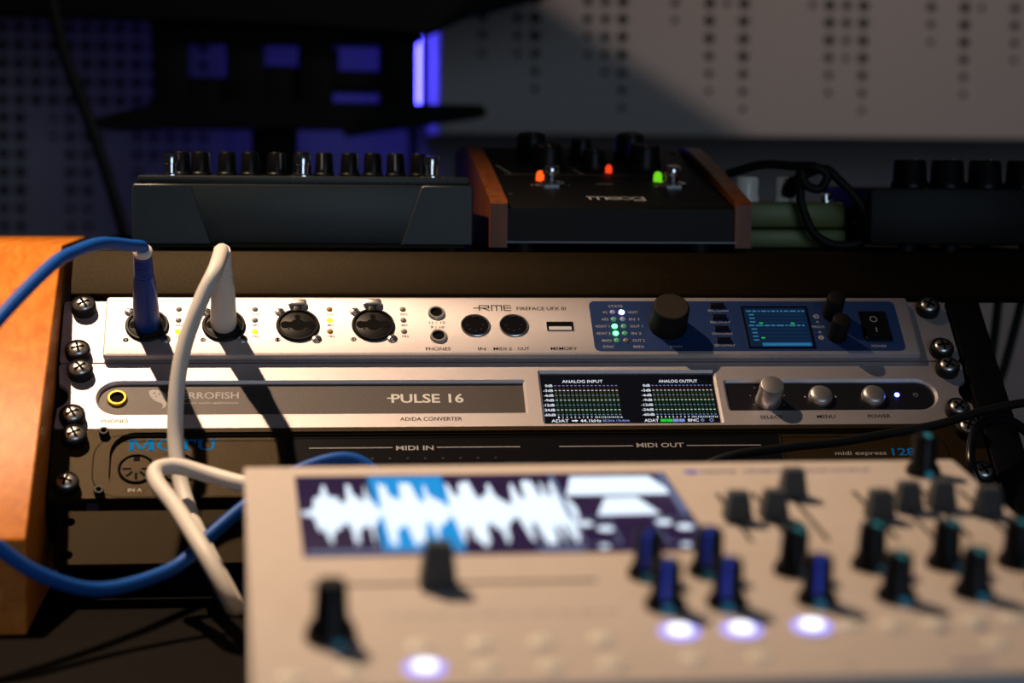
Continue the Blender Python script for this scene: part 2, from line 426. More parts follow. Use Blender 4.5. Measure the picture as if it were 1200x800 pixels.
# unseen flag added in front of the wall washer (casts the slanted shade edge on the panel)
W = Vector(WASH)
A, B = Vector((439, 900, 190.5)), Vector((567, 900, 109.4))
A2 = A+(A-B)*1.6; B2 = B+(B-A)*0.12
t = 0.16
a, b = W+(A2-W)*t, W+(B2-W)*t
cx = (b-a).normalized(); nz = (A-W).cross(B-W).normalized()
dn = (W-(A+B)/2).normalized()
low = Vector((-0.55, 0, -0.84)).normalized()
q = [a, b, b+Vector((-16, 0, -85)), a+Vector((-80, 0, -85))]
wl = thing('added_flag_lamp', 'black lamp shell with a shade flag, added unseen above the pedals', 'lamp', WASH)
g = MB(); th = Vector((0, -1.5, 0))
g.add([tuple(p) for p in q]+[tuple(p+th) for p in q], [(0, 1, 2, 3), (7, 6, 5, 4), (0, 4, 5, 1), (1, 5, 6, 2), (2, 6, 7, 3), (3, 7, 4, 0)])
part('shade_flag', g, PLASTIC, wl)
part('back_shell', MB().lathe([(4, -70), (28, -62), (34, -20), (34, -12)], 24, cap1=False), PLASTIC, wl, Matrix.Translation(W*MM) @ (Vector((60, 750, -360))).to_track_quat('Z', 'Y').to_matrix().to_4x4())
part('hanger', MB().tube([(W.x, W.y-60, W.z+30), (W.x, W.y-60, W.z+500)], 6), PLASTIC, wl)

# ================================================================== DESK, SHELF, RACK CASE
desk = thing('desk', 'black desk surface under the rack and the cream synthesizer', 'desk', (300, -300, -850))
part('desk_top', MB().box(-500, 760, -760, 130, -165, -140, 3), FELT, desk)
for x, y in ((-460, -720), (720, -720), (-460, 90), (720, 90)):
    part('leg', MB().box(x-25, x+25, y-25, y+25, -850, -165, 2), PLASTIC, desk)
def rk(u0, u1, v0, v1, n0, n1, bev=0.0): return MB().box(u0, u1, -v1, -v0, n0, n1, bev)
case = thing('rack_case', 'sloping rack case with an orange oak side panel on the left', 'rack', (240, -100, -140))
# oak cheek, profile in Y-Z, with a wide chamfer along its inner edge
def rackpt(u, v, n):
    p = RACK @ Vector((u, -v, n)); return (p.x, p.y, p.z)
XL, XR, bot = -95, -1.5, -139.8
pf = [(5.3, 29.5), (-180.3, -95.3), (-181.5, -97.2), (-181.5, bot), (150, bot), (150, 29.5)]
FXo = Matrix(((0, 0, 1, 0), (1, 0, 0, 0), (0, 1, 0, 0), (0, 0, 0, 1)))
g = MB().loops([[(XL, y, z) for y, z in pf], [(XR-0.7, y, z) for y, z in pf], [(XR, y, z) for y, z in shrink(pf, 0.7)]])
ck = part('oak_side', g, OAK, case, label='orange oiled oak side board')
part('rail', rk(-1.0, 16, -2, 139, -28, -4.6), PLASTIC, case, RACK)
part('rail', rk(467, 484, -2, 139, -28, -4.6), PLASTIC, case, RACK)
part('black_side', rk(484.2, 504, -1.8, 178, -70, -0.5, 1.5), PLASTIC, case, RACK)
part('lower_panel', MB().plate(rrect(5, 478, -173, -141, 1.5), [rrect(7, 14, -150, -145, 2.4), rrect(7, 14, -170, -165, 2.4)], -3, 0), BLACKPAINT, case, RACK, label='black blank panel below the lowest rack unit')
part('inner_floor', rk(2, 482, 133.6, 140.6, -40, -9), PLASTIC, case, RACK)
sh = thing('shelf', 'black shelf with a sloping front lip carrying the effects pedals', 'shelf', (300, 140, 3))
part('front_lip', rk(2.6, 625, -35.2, -2.2, -4, 3, 1.0), BLACKPAINT, sh, RACK)
part('board', MB().box(2.6, 625, 27, 300, 5, 25.4, 1), BLACKPAINT, sh)

# ------------------------------------------------------------------ rack screws
cup_me = MB().lathe([(6.5, 0), (6.6, 3.0), (6.4, 4.6), (5.7, 5.2), (5.1, 4.4)], 28).mesh('cup_washer')
head_me = MB().lathe([(4.9, 3.6), (4.9, 4.6), (4.2, 5.5), (2.8, 6.1), (1.2, 6.35)], 24).mesh('screw_head')
gx = MB()
for a in (0, 90):
    q = stroke([(-2.7*math.cos(R(a)), -2.7*math.sin(R(a))), (2.7*math.cos(R(a)), 2.7*math.sin(R(a)))], 1.25)
    v = [(x, y, 5.2) for x, y, z in q.v]+[(x, y, 6.55-0.02*(abs(x)+abs(y))) for x, y, z in q.v]
    gx.add(v, [(4, 5, 6, 7), (0, 1, 5, 4), (1, 2, 6, 5), (2, 3, 7, 6), (3, 0, 4, 7)])
cross_me = gx.mesh('cross_recess')
def rack_screw(parent, u, v, n=0.0):
    rt_ = Matrix.Rotation(rnd.uniform(0, 1.57), 4, 'Z')
    s = part('rack_screw', head_me, SCREWSTEEL, parent, RACK, (u, -v, n), rot=rt_)
    part('cup_washer', cup_me, RUBBER, s, RACK, (u, -v, n))
    part('cross_recess', cross_me, HOLE, s, RACK, (u, -v, n), rot=rt_)

# ================================================================== RACK UNIT 1 : audio interface
ufx = thing('audio_interface', 'silver rack audio interface with blue control field, top unit of the rack', 'rack unit', (240, -44, 0), RACK)
part('ear_plate', MB().plate(rrect(0, 482.6, -43.95, -0.5, 2.2), [], -3, 0), SILVER, ufx, RACK)
part('front_panel', MB().box(22.2, 460.3, -43.7, -1.0, 0, 5, 1.9), SILVER, ufx, RACK)
part('chassis', rk(24, 458, 1.5, 43.4, -52, -3.2), BLACKMETAL, ufx, RACK)
for u, v in ((10.5, 6.6), (9.2, 38.3), (471.8, 7.0), (473, 37.6)): rack_screw(ufx, u, v)
Z1 = 5.0
xlr_bezel = MB().lathe([(11.4, 0), (11.4, 0.9), (10.9, 1.5), (10.0, 1.5), (9.3, 0.3)], 40, cap1=False).mesh('socket')
xlr_face = MB().lathe([(9.4, 0.05), (9.4, 0.5), (9.0, 0.8)], 36).mesh('insert')
cr = MB()
for pts in ([(-6.2, 0), (6.2, 0)],): cr.add(*(lambda q: (q.v, q.f))(stroke(pts, 4.2, 0.95)))
cr.add([(x, y, 0.96) for x, y in circ(0, 0, 3.9, 20)], [tuple(range(20))])
cr.add([(x, y, 0.96) for x, y in circ(-6.6, 0, 2.5, 14)], [tuple(range(14))]); cr.add([(x, y, 0.96) for x, y in circ(6.6, 0, 2.5, 14)], [tuple(range(14))])
cr.add([(x, y, 0.96) for x, y in circ(0, 5.6, 1.6, 12)], [tuple(range(12))])
xlr_open = cr.mesh('plug_opening')
scr = MB().lathe([(2.7, 0), (2.7, 0.5), (1.9, 1.1), (0.8, 1.3)], 18).mesh('screw')
cr2 = MB()
for a in (40, 130):
    q = stroke([(-1.5*math.cos(R(a)), -1.5*math.sin(R(a))), (1.5*math.cos(R(a)), 1.5*math.sin(R(a)))], 0.6, 1.36); cr2.add(q.v, q.f)
scr_x = cr2.mesh('cross_recess')
ring_me = MB().lathe([(0.55, 0), (0.55, 0.35)], 10).mesh('contact')
for k, (u, v) in enumerate(((44.3, 22.6), (84.3, 22.6), (123.2, 22.6), (163.2, 22.4))):
    s = part('combo_socket', xlr_bezel, PLASTIC, ufx, RACK, (u, -v, Z1))
    part('insert', xlr_face, JACKGREY, s, RACK, (u, -v, Z1))
    part('plug_opening', xlr_open, HOLE, s, RACK, (u, -v, Z1))
    for a in (210, 330): part('contact', ring_me, CHROME, s, RACK, (u+5.6*math.cos(R(a)), -v+5.6*math.sin(R(a)), Z1+0.8))
    part('release_tab', MB().box(-2.2, 2.2, 0, 5.5, 0, 1.6, 0.5), PLASTIC, s, RACK, (u, -v+9.2, Z1))
    part('release_button', MB().box(-5.0, 5.0, 0, 4.6, 0, 2.6, 1.6), SCREWSTEEL, s, RACK, (u, -v+13.0, Z1), label='chrome release button')
    for du, dv in ((-9.4, 9.8), (9.8, -9.6)):
        c = part('screw', scr, SCREWSTEEL, ufx, RACK, (u+du, -v+dv, Z1)); part('cross_recess', scr_x, HOLE, c, RACK, (u+du, -v+dv, Z1))
    part('number_badge', MB().lathe([(1.5, 0), (1.5, 0.05)], 16), INKBLACK, ufx, RACK, (u-10.6, -v-10.0, Z1))
    textc(('9', '10', '11', '12')[k], u-10.6, -v-10.8, 1.6, INKWHITE, ufx, RACK, Z1+0.09, 0.6)
    for j, (lv, lab) in enumerate(((10.8, 'SIG'), (18.7, '48V'), (26.8, 'TRS'))):
        m = LEDGREY
        if k < 2 and j == 2: m = LEDYEL
        if k == 2: m = (LEDAMB, LEDYEL, LEDAMB)[j]
        if k == 2 and j == 1: m = LEDYEL
        uu = (60.6, 100.7, 140.2, 179.5)[k]
        part('indicator', MB().lathe([(1.6, 0), (1.6, 0.3), (1.1, 0.7), (0.4, 0.85)], 16), m, ufx, RACK, (uu, -lv, Z1))
        textc(lab, uu+0.4, -lv-4.4, 1.55, INKBLACK, ufx, RACK, Z1+0.06, 0.85)
jack_nut = MB().lathe([(4.7, 0), (4.7, 0.6), (4.2, 1.3), (3.3, 1.3), (3.1, 0.2)], 28, cap1=False).mesh('nut')
jack_hole = MB().lathe([(3.2, 0), (3.2, 0.25)], 24).mesh('hole')
for u, v in ((197.4, 13.6), (197.6, 30.4)):
    s = part('phones_socket', jack_nut, SCREWSTEEL, ufx, RACK, (u, -v, Z1)); part('hole', jack_hole, HOLE, s, RACK, (u, -v, Z1))
textc('11 / 12', 197.5, -21.3, 1.7, INKBLACK, ufx, RACK, Z1+.06, .72); textc('9 / 10', 197.5, -24.6, 1.7, INKBLACK, ufx, RACK, Z1+.06, .72)
text('PHONES', 190.5, 203.7, -40.4, 2.3, INKBLACK, ufx, RACK, Z1+.06)
din_ring = MB().lathe([(8.1, 0), (8.1, 0.5), (7.6, 0.9), (7.2, 0.3)], 36, cap1=False).mesh('din_ring')
din_face = MB().lathe([(7.3, 0), (7.3, 0.3)], 32).mesh('din_face')
for u in (217.9, 238.6):
    s = part('din_socket', din_ring, SCREWSTEEL, ufx, RACK, (u, -22.6, Z1)); part('insert', din_face, GLOSSBLACK, s, RACK, (u, -22.6, Z1))
    for k in range(5):
        a = R(180+k*45); part('contact', ring_me, JACKGREY, s, RACK, (u+4.2*math.cos(a), -22.6+4.2*math.sin(a), Z1+.25))
    part('key', MB().box(-1.2, 1.2, 0, 1.5, 0, 0.6), JACKGREY, s, RACK, (u, -22.6+5.6, Z1+.2))
text('IN', 218.3, 222.3, -40.4, 2.2, INKBLACK, ufx, RACK, Z1+.06); text('MIDI 2', 226.5, 236.4, -40.4, 2.2, INKBLACK, ufx, RACK, Z1+.06); text('OUT', 239.5, 245.8, -40.4, 2.2, INKBLACK, ufx, RACK, Z1+.06)
text('MEMORY', 257.2, 271.5, -40.4, 2.3, INKBLACK, ufx, RACK, Z1+.06)
us = part('memory_slot', MB().plate(rrect(256.4, 271, -26.6, -20, .6), [rrect(257.2, 270.2, -26.0, -20.8, .3)], Z1-1, Z1+0.35), CHROME, ufx, RACK)
part('cavity', MB().box(257.2, 270.2, -26.0, -20.8, Z1-.2, Z1+.05), HOLE, us, RACK)
part('tongue', MB().box(257.6, 269.8, -25.8, -23.4, Z1+.04, Z1+.25), INKWHITE, us, RACK)
# maker logo drawn with strokes
lg = MB()
for pts in ([(218, -9.8), (224, -9.8)], [(221, -11.6), (221, -8), (226, -8), (226, -9.8), (222.5, -9.8), (226.2, -11.6)], [(227.6, -11.6), (227.6, -8), (233, -8), (233, -11.6)], [(230.3, -8), (230.3, -11.6)], [(237.8, -8), (234.4, -8), (234.4, -11.6), (237.8, -11.6)], [(234.4, -9.8), (238.2, -9.8)]):
    q = stroke(pts, 0.62); lg.add(q.v, q.f)
part('maker_logo', lg, INKBLACK, ufx, RACK, (0, 0, Z1+.06))
text('FIREFACE UFX III', 241.2, 268.0, -11.4, 2.5, INKBLACK, ufx, RACK, Z1+.06, bold=0.012)
# blue control field
bf = part('control_field', MB().prism(rrect(281, 451.9, -41.2, -4.6, 3.4), Z1, Z1+0.15), BLUEINLAY, ufx, RACK, label='dark blue control field')
ZB = Z1+0.15
ledm = MB().lathe([(1.55, 0), (1.55, 0.3), (1.0, 0.7), (0.3, 0.85)], 16).mesh('status_led')
names_l = ('WC', 'AES', 'ADAT 1', 'ADAT 2', 'MADI'); names_r = ('HOST', 'IN 1', 'OUT 1', 'IN 2', 'OUT 2')
ml = (LEDLILAC, LEDGREENDIM, LEDGREEN, LEDGREEN, LEDGREENDIM); mr = (LEDBLUEWHITE, LEDLILAC, LEDGREENDIM, LEDGREENDIM, LEDGREY)
for k in range(5):
    v = 13.0+5.15*k
    part('status_led', ledm, ml[k], bf, RACK, (293.4, -v, ZB)); part('status_led', ledm, mr[k], bf, RACK, (298.4, -v, ZB))
    wl_ = len(names_l[k])*1.3; text(names_l[k], 290.6-wl_, 290.6, -v-.9, 1.8, INKGREY, bf, RACK, ZB+.05)
    wr_ = len(names_r[k])*1.35; text(names_r[k], 302, 302+wr_, -v-.9, 1.8, INKGREY, bf, RACK, ZB+.05)
text('STATE', 291.5, 299.5, -9.4, 1.8, INKGREY, bf, RACK, ZB+.05)
text('SYNC', 285.5, 291.5, -39, 1.8, INKGREY, bf, RACK, ZB+.05); text('MIDI', 302, 307.5, -39, 1.8, INKGREY, bf, RACK, ZB+.05); text('MAIN', 322, 328.5, -39, 1.8, INKGREY, bf, RACK, ZB+.05)
mk = part('main_knob', MB().lathe([(10.6, 0), (10.6, 1), (10.2, 2), (10.0, 14), (9.5, 15.0), (9.0, 15.2)], 40), RUBBER, ufx, RACK, (322.6, -22.6, ZB), label='large black volume knob')
part('knob_cap', MB().lathe([(9.0, 15.15), (8.8, 15.35)], 36), KNOBTOP, mk, RACK, (322.6, -22.6, ZB))
for k, s_ in enumerate(('MIC/GAIN', 'REC/PLAY', 'CHAN/MIX', 'SETUP/REV')):
    v = 8.6+8.45*k
    part('push_button', MB().box(-3.9, 3.9, -1.35, 1.35, 0, 1.6, .3), GLOSSBLACK, bf, RACK, (351.7, -v, ZB))
    text(s_, 346.3, 357.6, -v-4.0, 1.6, INKGREY, bf, RACK, ZB+.05)
lcd = part('lcd', MB().prism(rrect(366.0, 400.6, -38.4, -9.8, .4), ZB, ZB+.1), LCDBASE, bf, RACK, label='small lit blue display')
part('lcd_frame', MB().plate(rrect(364.8, 401.8, -39.4, -8.8, .6), [rrect(366, 400.6, -38.4, -9.8, .3)], ZB-.3, ZB+.5), GLOSSBLACK, bf, RACK)
g = MB(); g2 = MB(); g3 = MB()
for row in range(9):
    y = -12.2-row*2.65
    if row in (0, 4):
        x = 367.5
        while x < 399:
            wd = rnd.uniform(1.0, 4.2); g.box(x, min(x+wd, 400), y-.5, y+.5, 0, .05); x += wd+0.8
    else:
        g.box(368.5, 371.5, y-.45, y+.45, 0, .05)
        for k in range(22): g2.box(373+k*1.2, 373.7+k*1.2, y-.2, y+.1, 0, .05)
for k, y in ((7, -31.8), (7.4, -21), (25, -21.2)): g3.box(366+k, 368+k, y-.4, y+.3, 0, .06)
part('lcd_rows', g, LCDCYAN, lcd, RACK, (0, 0, ZB+.12)); part('lcd_ticks', g2, LCDTICK, lcd, RACK, (0, 0, ZB+.12)); part('lcd_levels', g3, SCRBRIGHTGREEN, lcd, RACK, (0, 0, ZB+.12))
part('lcd_bar', MB().box(372.8, 400, -37.9, -35.4, 0, .05), LCDBAR, lcd, RACK, (0, 0, ZB+.12))
g = MB()
x = 374.5
while x < 398: wd = rnd.uniform(.8, 2.6); g.box(x, x+wd, -37.2, -36.1, 0, .05); x += wd+.6
part('lcd_bar_rows', g, LCDCYAN, lcd, RACK, (0, 0, ZB+.19))
for k, v in ((1, 16.0), (2, 31.6)):
    part('number_badge', MB().lathe([(1.6, 0), (1.6, .05)], 18), INKGREY, bf, RACK, (406.1, -v, ZB))
    textc(str(k), 406.1, -v-.85, 1.7, BLUEINLAY, bf, RACK, ZB+.1, .5)
text('PRESS', 402.4, 409.6, -24.6, 1.7, INKGREY, bf, RACK, ZB+.05)
part('arrow', MB().add([(405, -20.6, 0), (407.2, -20.6, 0), (406.1, -19.2, 0)], [(0, 1, 2)]), INKGREY, bf, RACK, (0, 0, ZB+.05))
part('arrow', MB().add([(405, -27.2, 0), (406.1, -28.6, 0), (407.2, -27.2, 0)], [(0, 1, 2)]), INKGREY, bf, RACK, (0, 0, ZB+.05))
kn = MB().lathe([(5.5, 0), (5.5, 1), (5.2, 2), (5.0, 13), (4.6, 13.8), (4.2, 14)], 28).mesh('encoder_knob')
for v in (14.6, 30.6):
    part('encoder_knob', kn, RUBBER, ufx, RACK, (415.1, -v, ZB))
ps = part('power_switch', MB().plate(rrect(430, 445.2, -34.2, -13.0, .8), [rrect(431.2, 444, -33.0, -14.2, .3)], Z1-.5, ZB+1.0), GLOSSBLACK, ufx, RACK)
rp = [(-33.0, 0.2), (-33.0, 2.0), (-23.6, 0.9), (-14.2, 0.4), (-14.2, 0.2)]
g = MB(); g.loops([[(431.3, y, ZB+z) for y, z in rp], [(443.9, y, ZB+z) for y, z in rp]])
part('rocker', g, PLASTIC, ps, RACK)
g = MB().plate(circ(0, 0, 2.1, 20), [circ(0, 0, 1.65, 20)], 0, .05); part('off_mark', g, INKGREY, ps, RACK, (437.6, -18.8, ZB+.85))
part('on_mark', MB().box(-.25, .25, -2, 2, 0, .05), INKGREY, ps, RACK, (437.6, -27.6, ZB+1.45))
text('POWER', 433.0, 441.5, -38.8, 1.8, INKGREY, bf, RACK, ZB+.05)

# ================================================================== RACK UNIT 2 : converter
pul = thing('converter_unit', 'silver rack converter with a wide level display, middle unit of the rack', 'rack unit', (240, -88, 0), RACK)
out = []
for x, y in rrect(0, 482.6, -88.55, -45.0, 2.0): out.append((x, y))
# half-round notches in both ears
def notch(poly):
    res = []
    n = len(poly)
    for i in range(n):
        a, b = poly[i], poly[(i+1) % n]
        res.append(a)
        if abs(a[0]-b[0]) < .01 and abs(a[1]-b[1]) > 20:
            s = 1 if b[1] > a[1] else -1; cx = a[0]+(3 if a[0] > 200 else -3); 
            for k in range(13):
                t_ = R(-65+130*k/12); d = -1 if a[0] > 200 else 1
                res.append((cx+d*9.0*math.cos(t_), -66.8+s*9.0*math.sin(t_)))
    return res
h1 = rrect(19.7, 242.5, -79.8, -56.6, 1.6, 10, (11.55, 1.6, 1.6, 11.55))
h2 = rrect(249.5, 345.2, -87.3, -50.2, 1.3)
h3 = rrect(348.6, 464.6, -79.0, -57.0, 2, 10, (2, 10.9, 10.9, 2))
part('front_plate', MB().plate(notch(out), [h1, h2, h3], -3, 0, 1.25), SILVER, pul, RACK)
part('chassis', rk(24, 458, 45.5, 88.0, -52, -3.2), BLACKMETAL, pul, RACK)
i1_ = part('grey_inlay', MB().prism(h1, -3, -2.2), GREYINLAY, pul, RACK, label='dark grey rounded inlay with maker name')
i3_ = part('black_inlay', MB().prism(h3, -3, -2.2), DARKINLAY, pul, RACK, label='black rounded inlay under knob and buttons')
for u, v in ((11.2, 51.6), (9.0, 82.4), (473.2, 51.2), (472.2, 80.8)): rack_screw(pul, u, v)
ZI = -2.2
j = part('phones_socket', MB().lathe([(5.2, 0), (5.2, .8), (4.7, 1.5), (3.7, 1.5), (3.5, .3)], 32, cap1=False), BRASS, pul, RACK, (30.4, -67.0, ZI), label='gold ringed headphone socket')
part('hole', MB().lathe([(3.6, 0), (3.6, .3)], 28), HOLE, j, RACK, (30.4, -67.0, ZI))
# fish emblem
fish = [(46.6, -62.6), (48.4, -62.0), (50.8, -62.2), (53.0, -63.0), (54.8, -64.6), (55.6, -66.8), (56.0, -68.6), (57.6, -69.6), (59.2, -69.4), (58.2, -71.2), (56.6, -71.8), (55.6, -72.2), (55.0, -73.8), (53.6, -74.8), (53.8, -72.6), (53.0, -71.2), (50.6, -70.2), (48.6, -68.6), (47.2, -66.6), (46.4, -64.6)]
g = MB().plate(fish[::-1] if area(fish) < 0 else fish, [circ(49.2, -64.4, .55, 10), circ(51.6, -65.2, .5, 10), circ(50.2, -66.6, .4, 10)], 0, .05)
part('fish_emblem', g, INKGREY, i1_, RACK, (0, 1.2, ZI+.02))
text('FERROFISH', 60.4, 92.4, -67.2, 4.5, INKGREY, i1_, RACK, ZI+.05)
text('advanced audio applications', 60.4, 92.4, -71.1, 1.9, INKGREY, i1_, RACK, ZI+.05)
text('PULSE 16', 171.4, 209.2, -70.6, 6.2, INKWHITE, i1_, RACK, ZI+.05, bold=0.02)
part('dash', MB().box(169.2, 171.6, -67.7, -66.9, 0, .03), INKWHITE, i1_, RACK, (0, 0, ZI+.03))
text('AD/DA CONVERTER', 175.2, 207.4, -84.6, 2.5, INKBLACK, pul, RACK, .06)
text('PHONES', 23.4, 36.9, -84.9, 2.4, INKBLACK, pul, RACK, .06)
d = part('display', MB().prism(h2, -3, -2.3), SCRBLACK, pul, RACK, label='wide dark display with two level meters')
ZD = -2.3
def meter(x0, title, x_end):
    tw = (x_end-x0)
    text(title, x0+tw*.28, x0+tw*.80, -57.2, 2.1, SCRWHITE, d, RACK, ZD+.08, bold=.012)
    gx0 = x0+7.2; pitch = (x_end-gx0)/16
    rows = [-59.1-3.36*k for k in range(7)]
    gl = MB(); gw = MB()
    for k, y in enumerate(rows):
        lab = ('0dB', '-3dB', '-6dB', '-9dB', '-12dB', '-24dB', '-60dB')[k]
        text(lab, x0+6.2-len(lab)*1.25, x0+6.4, y-.9, 1.8, SCRWHITE, d, RACK, ZD+.08, bold=.02)
        tgt = gw if k % 2 else gl
        for c_ in range(16): tgt.box(gx0+c_*pitch, gx0+c_*pitch+pitch*.55, y-.18, y+.18, 0, .03)
    part('scale_lines', gl, SCRBLUEWHITE, d, RACK, (0, 0, ZD+.1)); part('scale_lines', gw, SCRWHITE, d, RACK, (0, 0, ZD+.1))
    for c_ in range(16):
        xa = gx0+c_*pitch
        part('level_bar', MB().box(xa, xa+pitch*.62, rows[6]+.3, rows[3], 0, .03), SCRGREEN, d, RACK, (0, 0, ZD+.03))
        part('level_bar', MB().box(xa, xa+pitch*.62, rows[3], rows[1], 0, .03), SCRLIME, d, RACK, (0, 0, ZD+.03))
        part('level_bar', MB().box(xa, xa+pitch*.62, rows[1], rows[0], 0, .03), SCRRED, d, RACK, (0, 0, ZD+.03))
        n_ = str(c_+1); text(n_, xa+.2, xa+.2+.75*len(n_), -81.6, 1.3, SCRWHITE, d, RACK, ZD+.08)
meter(250.6, 'ANALOG INPUT', 292.6)
meter(303.0, 'ANALOG OUTPUT', 343.4)
text('ADAT', 254.2, 263.4, -84.3, 2.0, SCRWHITE, d, RACK, ZD+.08, bold=.015)
part('arrow', MB().add([(265, -83.7, 0), (267, -83.7, 0), (267, -84.2, 0), (268.4, -83.3, 0), (267, -82.4, 0), (267, -82.9, 0), (265, -82.9, 0)], [(0, 1, 2, 3, 4, 5, 6)]), SCRWHITE, d, RACK, (0, 0, ZD+.08))
text('44.1kHz', 269.4, 280.6, -84.3, 2.0, SCRWHITE, d, RACK, ZD+.08, bold=.015)
text('88.2kHz 176.4kHz', 281.4, 295.6, -84.1, 1.5, SCRBLUEWHITE, d, RACK, ZD+.08)
text('ADAT', 303.4, 311.0, -84.3, 2.0, SCRWHITE, d, RACK, ZD+.08, bold=.015)
for k in range(4): part('status_box', MB().box(312+k*3.3, 315+k*3.3, -84.3, -82.4, 0, .03), SCRBRIGHTGREEN if k < 2 else SCRBLUEWHITE, d, RACK, (0, 0, ZD+.05))
text('BNC', 326.6, 332.4, -84.3, 2.0, SCRWHITE, d, RACK, ZD+.08, bold=.015)
part('status_mark', MB().plate(circ(334.4, -83.3, 1.1, 4), [circ(334.4, -83.3, .6, 4)], 0, .03), SCRBLUEWHITE, d, RACK, (0, 0, ZD+.05))
part('status_mark', MB().plate(circ(339.2, -83.3, 1.1, 14), [circ(339.2, -83.3, .7, 14)], 0, .03), SCRBLUEWHITE, d, RACK, (0, 0, ZD+.05))
k = part('select_knob', MB().lathe([(6.9, 0), (6.9, 1), (6.6, 2), (6.3, 12.2), (6.0, 12.9), (5.6, 13.1)], 36), SILVER2, pul, RACK, (371.8, -70.0, ZI), label='silver select knob')
for a in range(0, 360, 40): part('dot', MB().lathe([(.35, 0), (.35, .05)], 8), INKGREY, i3_, RACK, (371.8+9.4*math.cos(R(a+10)), -68.2+9.4*math.sin(R(a+10)), ZI))
bt = MB().lathe([(6.5, 0), (6.5, 1.0), (6.1, 2.2), (5.4, 3.0), (3.5, 3.5), (1.2, 3.7)], 32).mesh('push_button')
for u in (400.6, 429.6): part('push_button', bt, SILVER2, pul, RACK, (u, -67.6, ZI), label='domed silver push button')
part('power_led', MB().lathe([(1.3, 0), (1.3, .4), (.8, .9), (.2, 1.05)], 16), LEDBLUE, pul, RACK, (442.9, -66.6, ZI), label='glowing blue power light')
for sx in (-1, 1): part('arrow', MB().add([(400.6+sx*9.2, -67.6, 0), (400.6+sx*8.0, -66.8, 0), (400.6+sx*8.0, -68.4, 0)], [(0, 1, 2) if sx > 0 else (0, 2, 1)]), INKGREY, i3_, RACK, (0, 0, ZI+.05))
pm = stroke([(453.2+1.2*math.sin(R(30+300*q/14)), -66.6+1.2*math.cos(R(30+300*q/14))) for q in range(15)], .28); pm2 = stroke([(453.2, -66.5), (453.2, -65.2)], .28); pm.add(pm2.v, pm2.f)
part('power_mark', pm, INKGREY, i3_, RACK, (0, 0, ZI+.05))
text('SELECT', 365.0, 377.2, -84.6, 2.3, INKBLACK, pul, RACK, .06, bold=.01); text('MENU', 395.6, 405.4, -84.4, 2.3, INKBLACK, pul, RACK, .06, bold=.01); text('POWER', 423.2, 435.6, -84.3, 2.3, INKBLACK, pul, RACK, .06, bold=.01)

# ================================================================== RACK UNIT 3 : midi interface
mot = thing('midi_interface', 'black rack MIDI interface with blue maker lettering, lowest unit of the rack', 'rack unit', (240, -133, 0), RACK)
hm = rrect(28.6, 454, -131.4, -91.2, 2, 10, (13, 13, 13, 13))
part('front_plate', MB().plate(rrect(0, 482.6, -133.1, -89.0, 1.5), [hm], -4, 0), BLACKMETAL, mot, RACK)
part('chassis', rk(24, 458, 89.6, 132.5, -46, -4.2), BLACKMETAL, mot, RACK)
inn = part('inner_panel', MB().prism(hm, -4, -2.0), BLACKMETAL, mot, RACK)
ZM = -2.0
gr = MB().plate(rrect(20.4, 462, -132.6, -93, 2, 10, (14, 14, 14, 14)), [rrect(20.9, 461.5, -132.2, -93.4, 2, 10, (13.6, 13.6, 13.6, 13.6))], -.02, .05)
part('groove', gr, HOLE, mot, RACK)
for u, v in ((10.6, 95.5), (8.4, 125.8), (474.6, 94.0), (476, 124)): rack_screw(mot, u, v)
post = MB().lathe([(2.6, 0), (2.6, 2.6), (2.2, 3.0), (1.5, 3.0), (1.4, .4)], 20, cap1=False).mesh('grommet')
for u, v in ((25.1, 92.0), (24.5, 129.6)):
    s = part('grommet', post, JACKGREY, mot, RACK, (u, -v, 0)); part('hole', MB().lathe([(1.45, 0), (1.45, .5)], 16), HOLE, s, RACK, (u, -v, 0))
# slab-serif lettering
def slab(letter):
    g = MB()
    def bx(x0, x1, y0, y1): g.add([(x0, y0, 0), (x1, y0, 0), (x1, y1, 0), (x0, y1, 0)], [(0, 1, 2, 3)])
    if letter == 'M':
        bx(.06, .19, 0, 1); bx(.77, .94, 0, 1); bx(0, .26, 0, .09); bx(.69, 1, 0, .09); bx(0, .22, .91, 1); bx(.78, 1, .91, 1)
        g.add([(.12, 1, 0), (.44, .08, 0), (.54, .08, 0), (.27, 1, 0)], [(0, 1, 2, 3)]); g.add([(.86, 1, 0), (.72, 1, 0), (.44, .08, 0), (.54, .08, 0)], [(0, 1, 2, 3)])
    if letter == 'T':
        bx(.41, .59, 0, 1); bx(.28, .72, 0, .09); bx(0, 1, .88, 1); bx(0, .08, .66, .9); bx(.92, 1, .66, .9)
    if letter == 'U':
        bx(.10, .28, .3, 1); bx(.74, .86, .3, 1); bx(0, .38, .91, 1); bx(.62, 1, .91, 1)
        n = 14
        o_ = [(.48-.38*math.cos(math.pi*k/n), .32-.32*math.sin(math.pi*k/n), 0) for k in range(n+1)]; i_ = [(.51-.23*math.cos(math.pi*k/n), .32-.22*math.sin(math.pi*k/n), 0) for k in range(n+1)]
        g.add(o_+i_, [(k, k+1, n+2+k, n+1+k) for k in range(n)])
    if letter == 'O':
        n = 28
        o_ = [(.5+.5*math.cos(2*math.pi*k/n), .5+.51*math.sin(2*math.pi*k/n), 0) for k in range(n)]; i_ = [(.5+.30*math.cos(2*math.pi*k/n), .5+.42*math.sin(2*math.pi*k/n), 0) for k in range(n)]
        g.add(o_+i_, [(k, (k+1) % n, n+(k+1) % n, n+k) for k in range(n)])
    return g
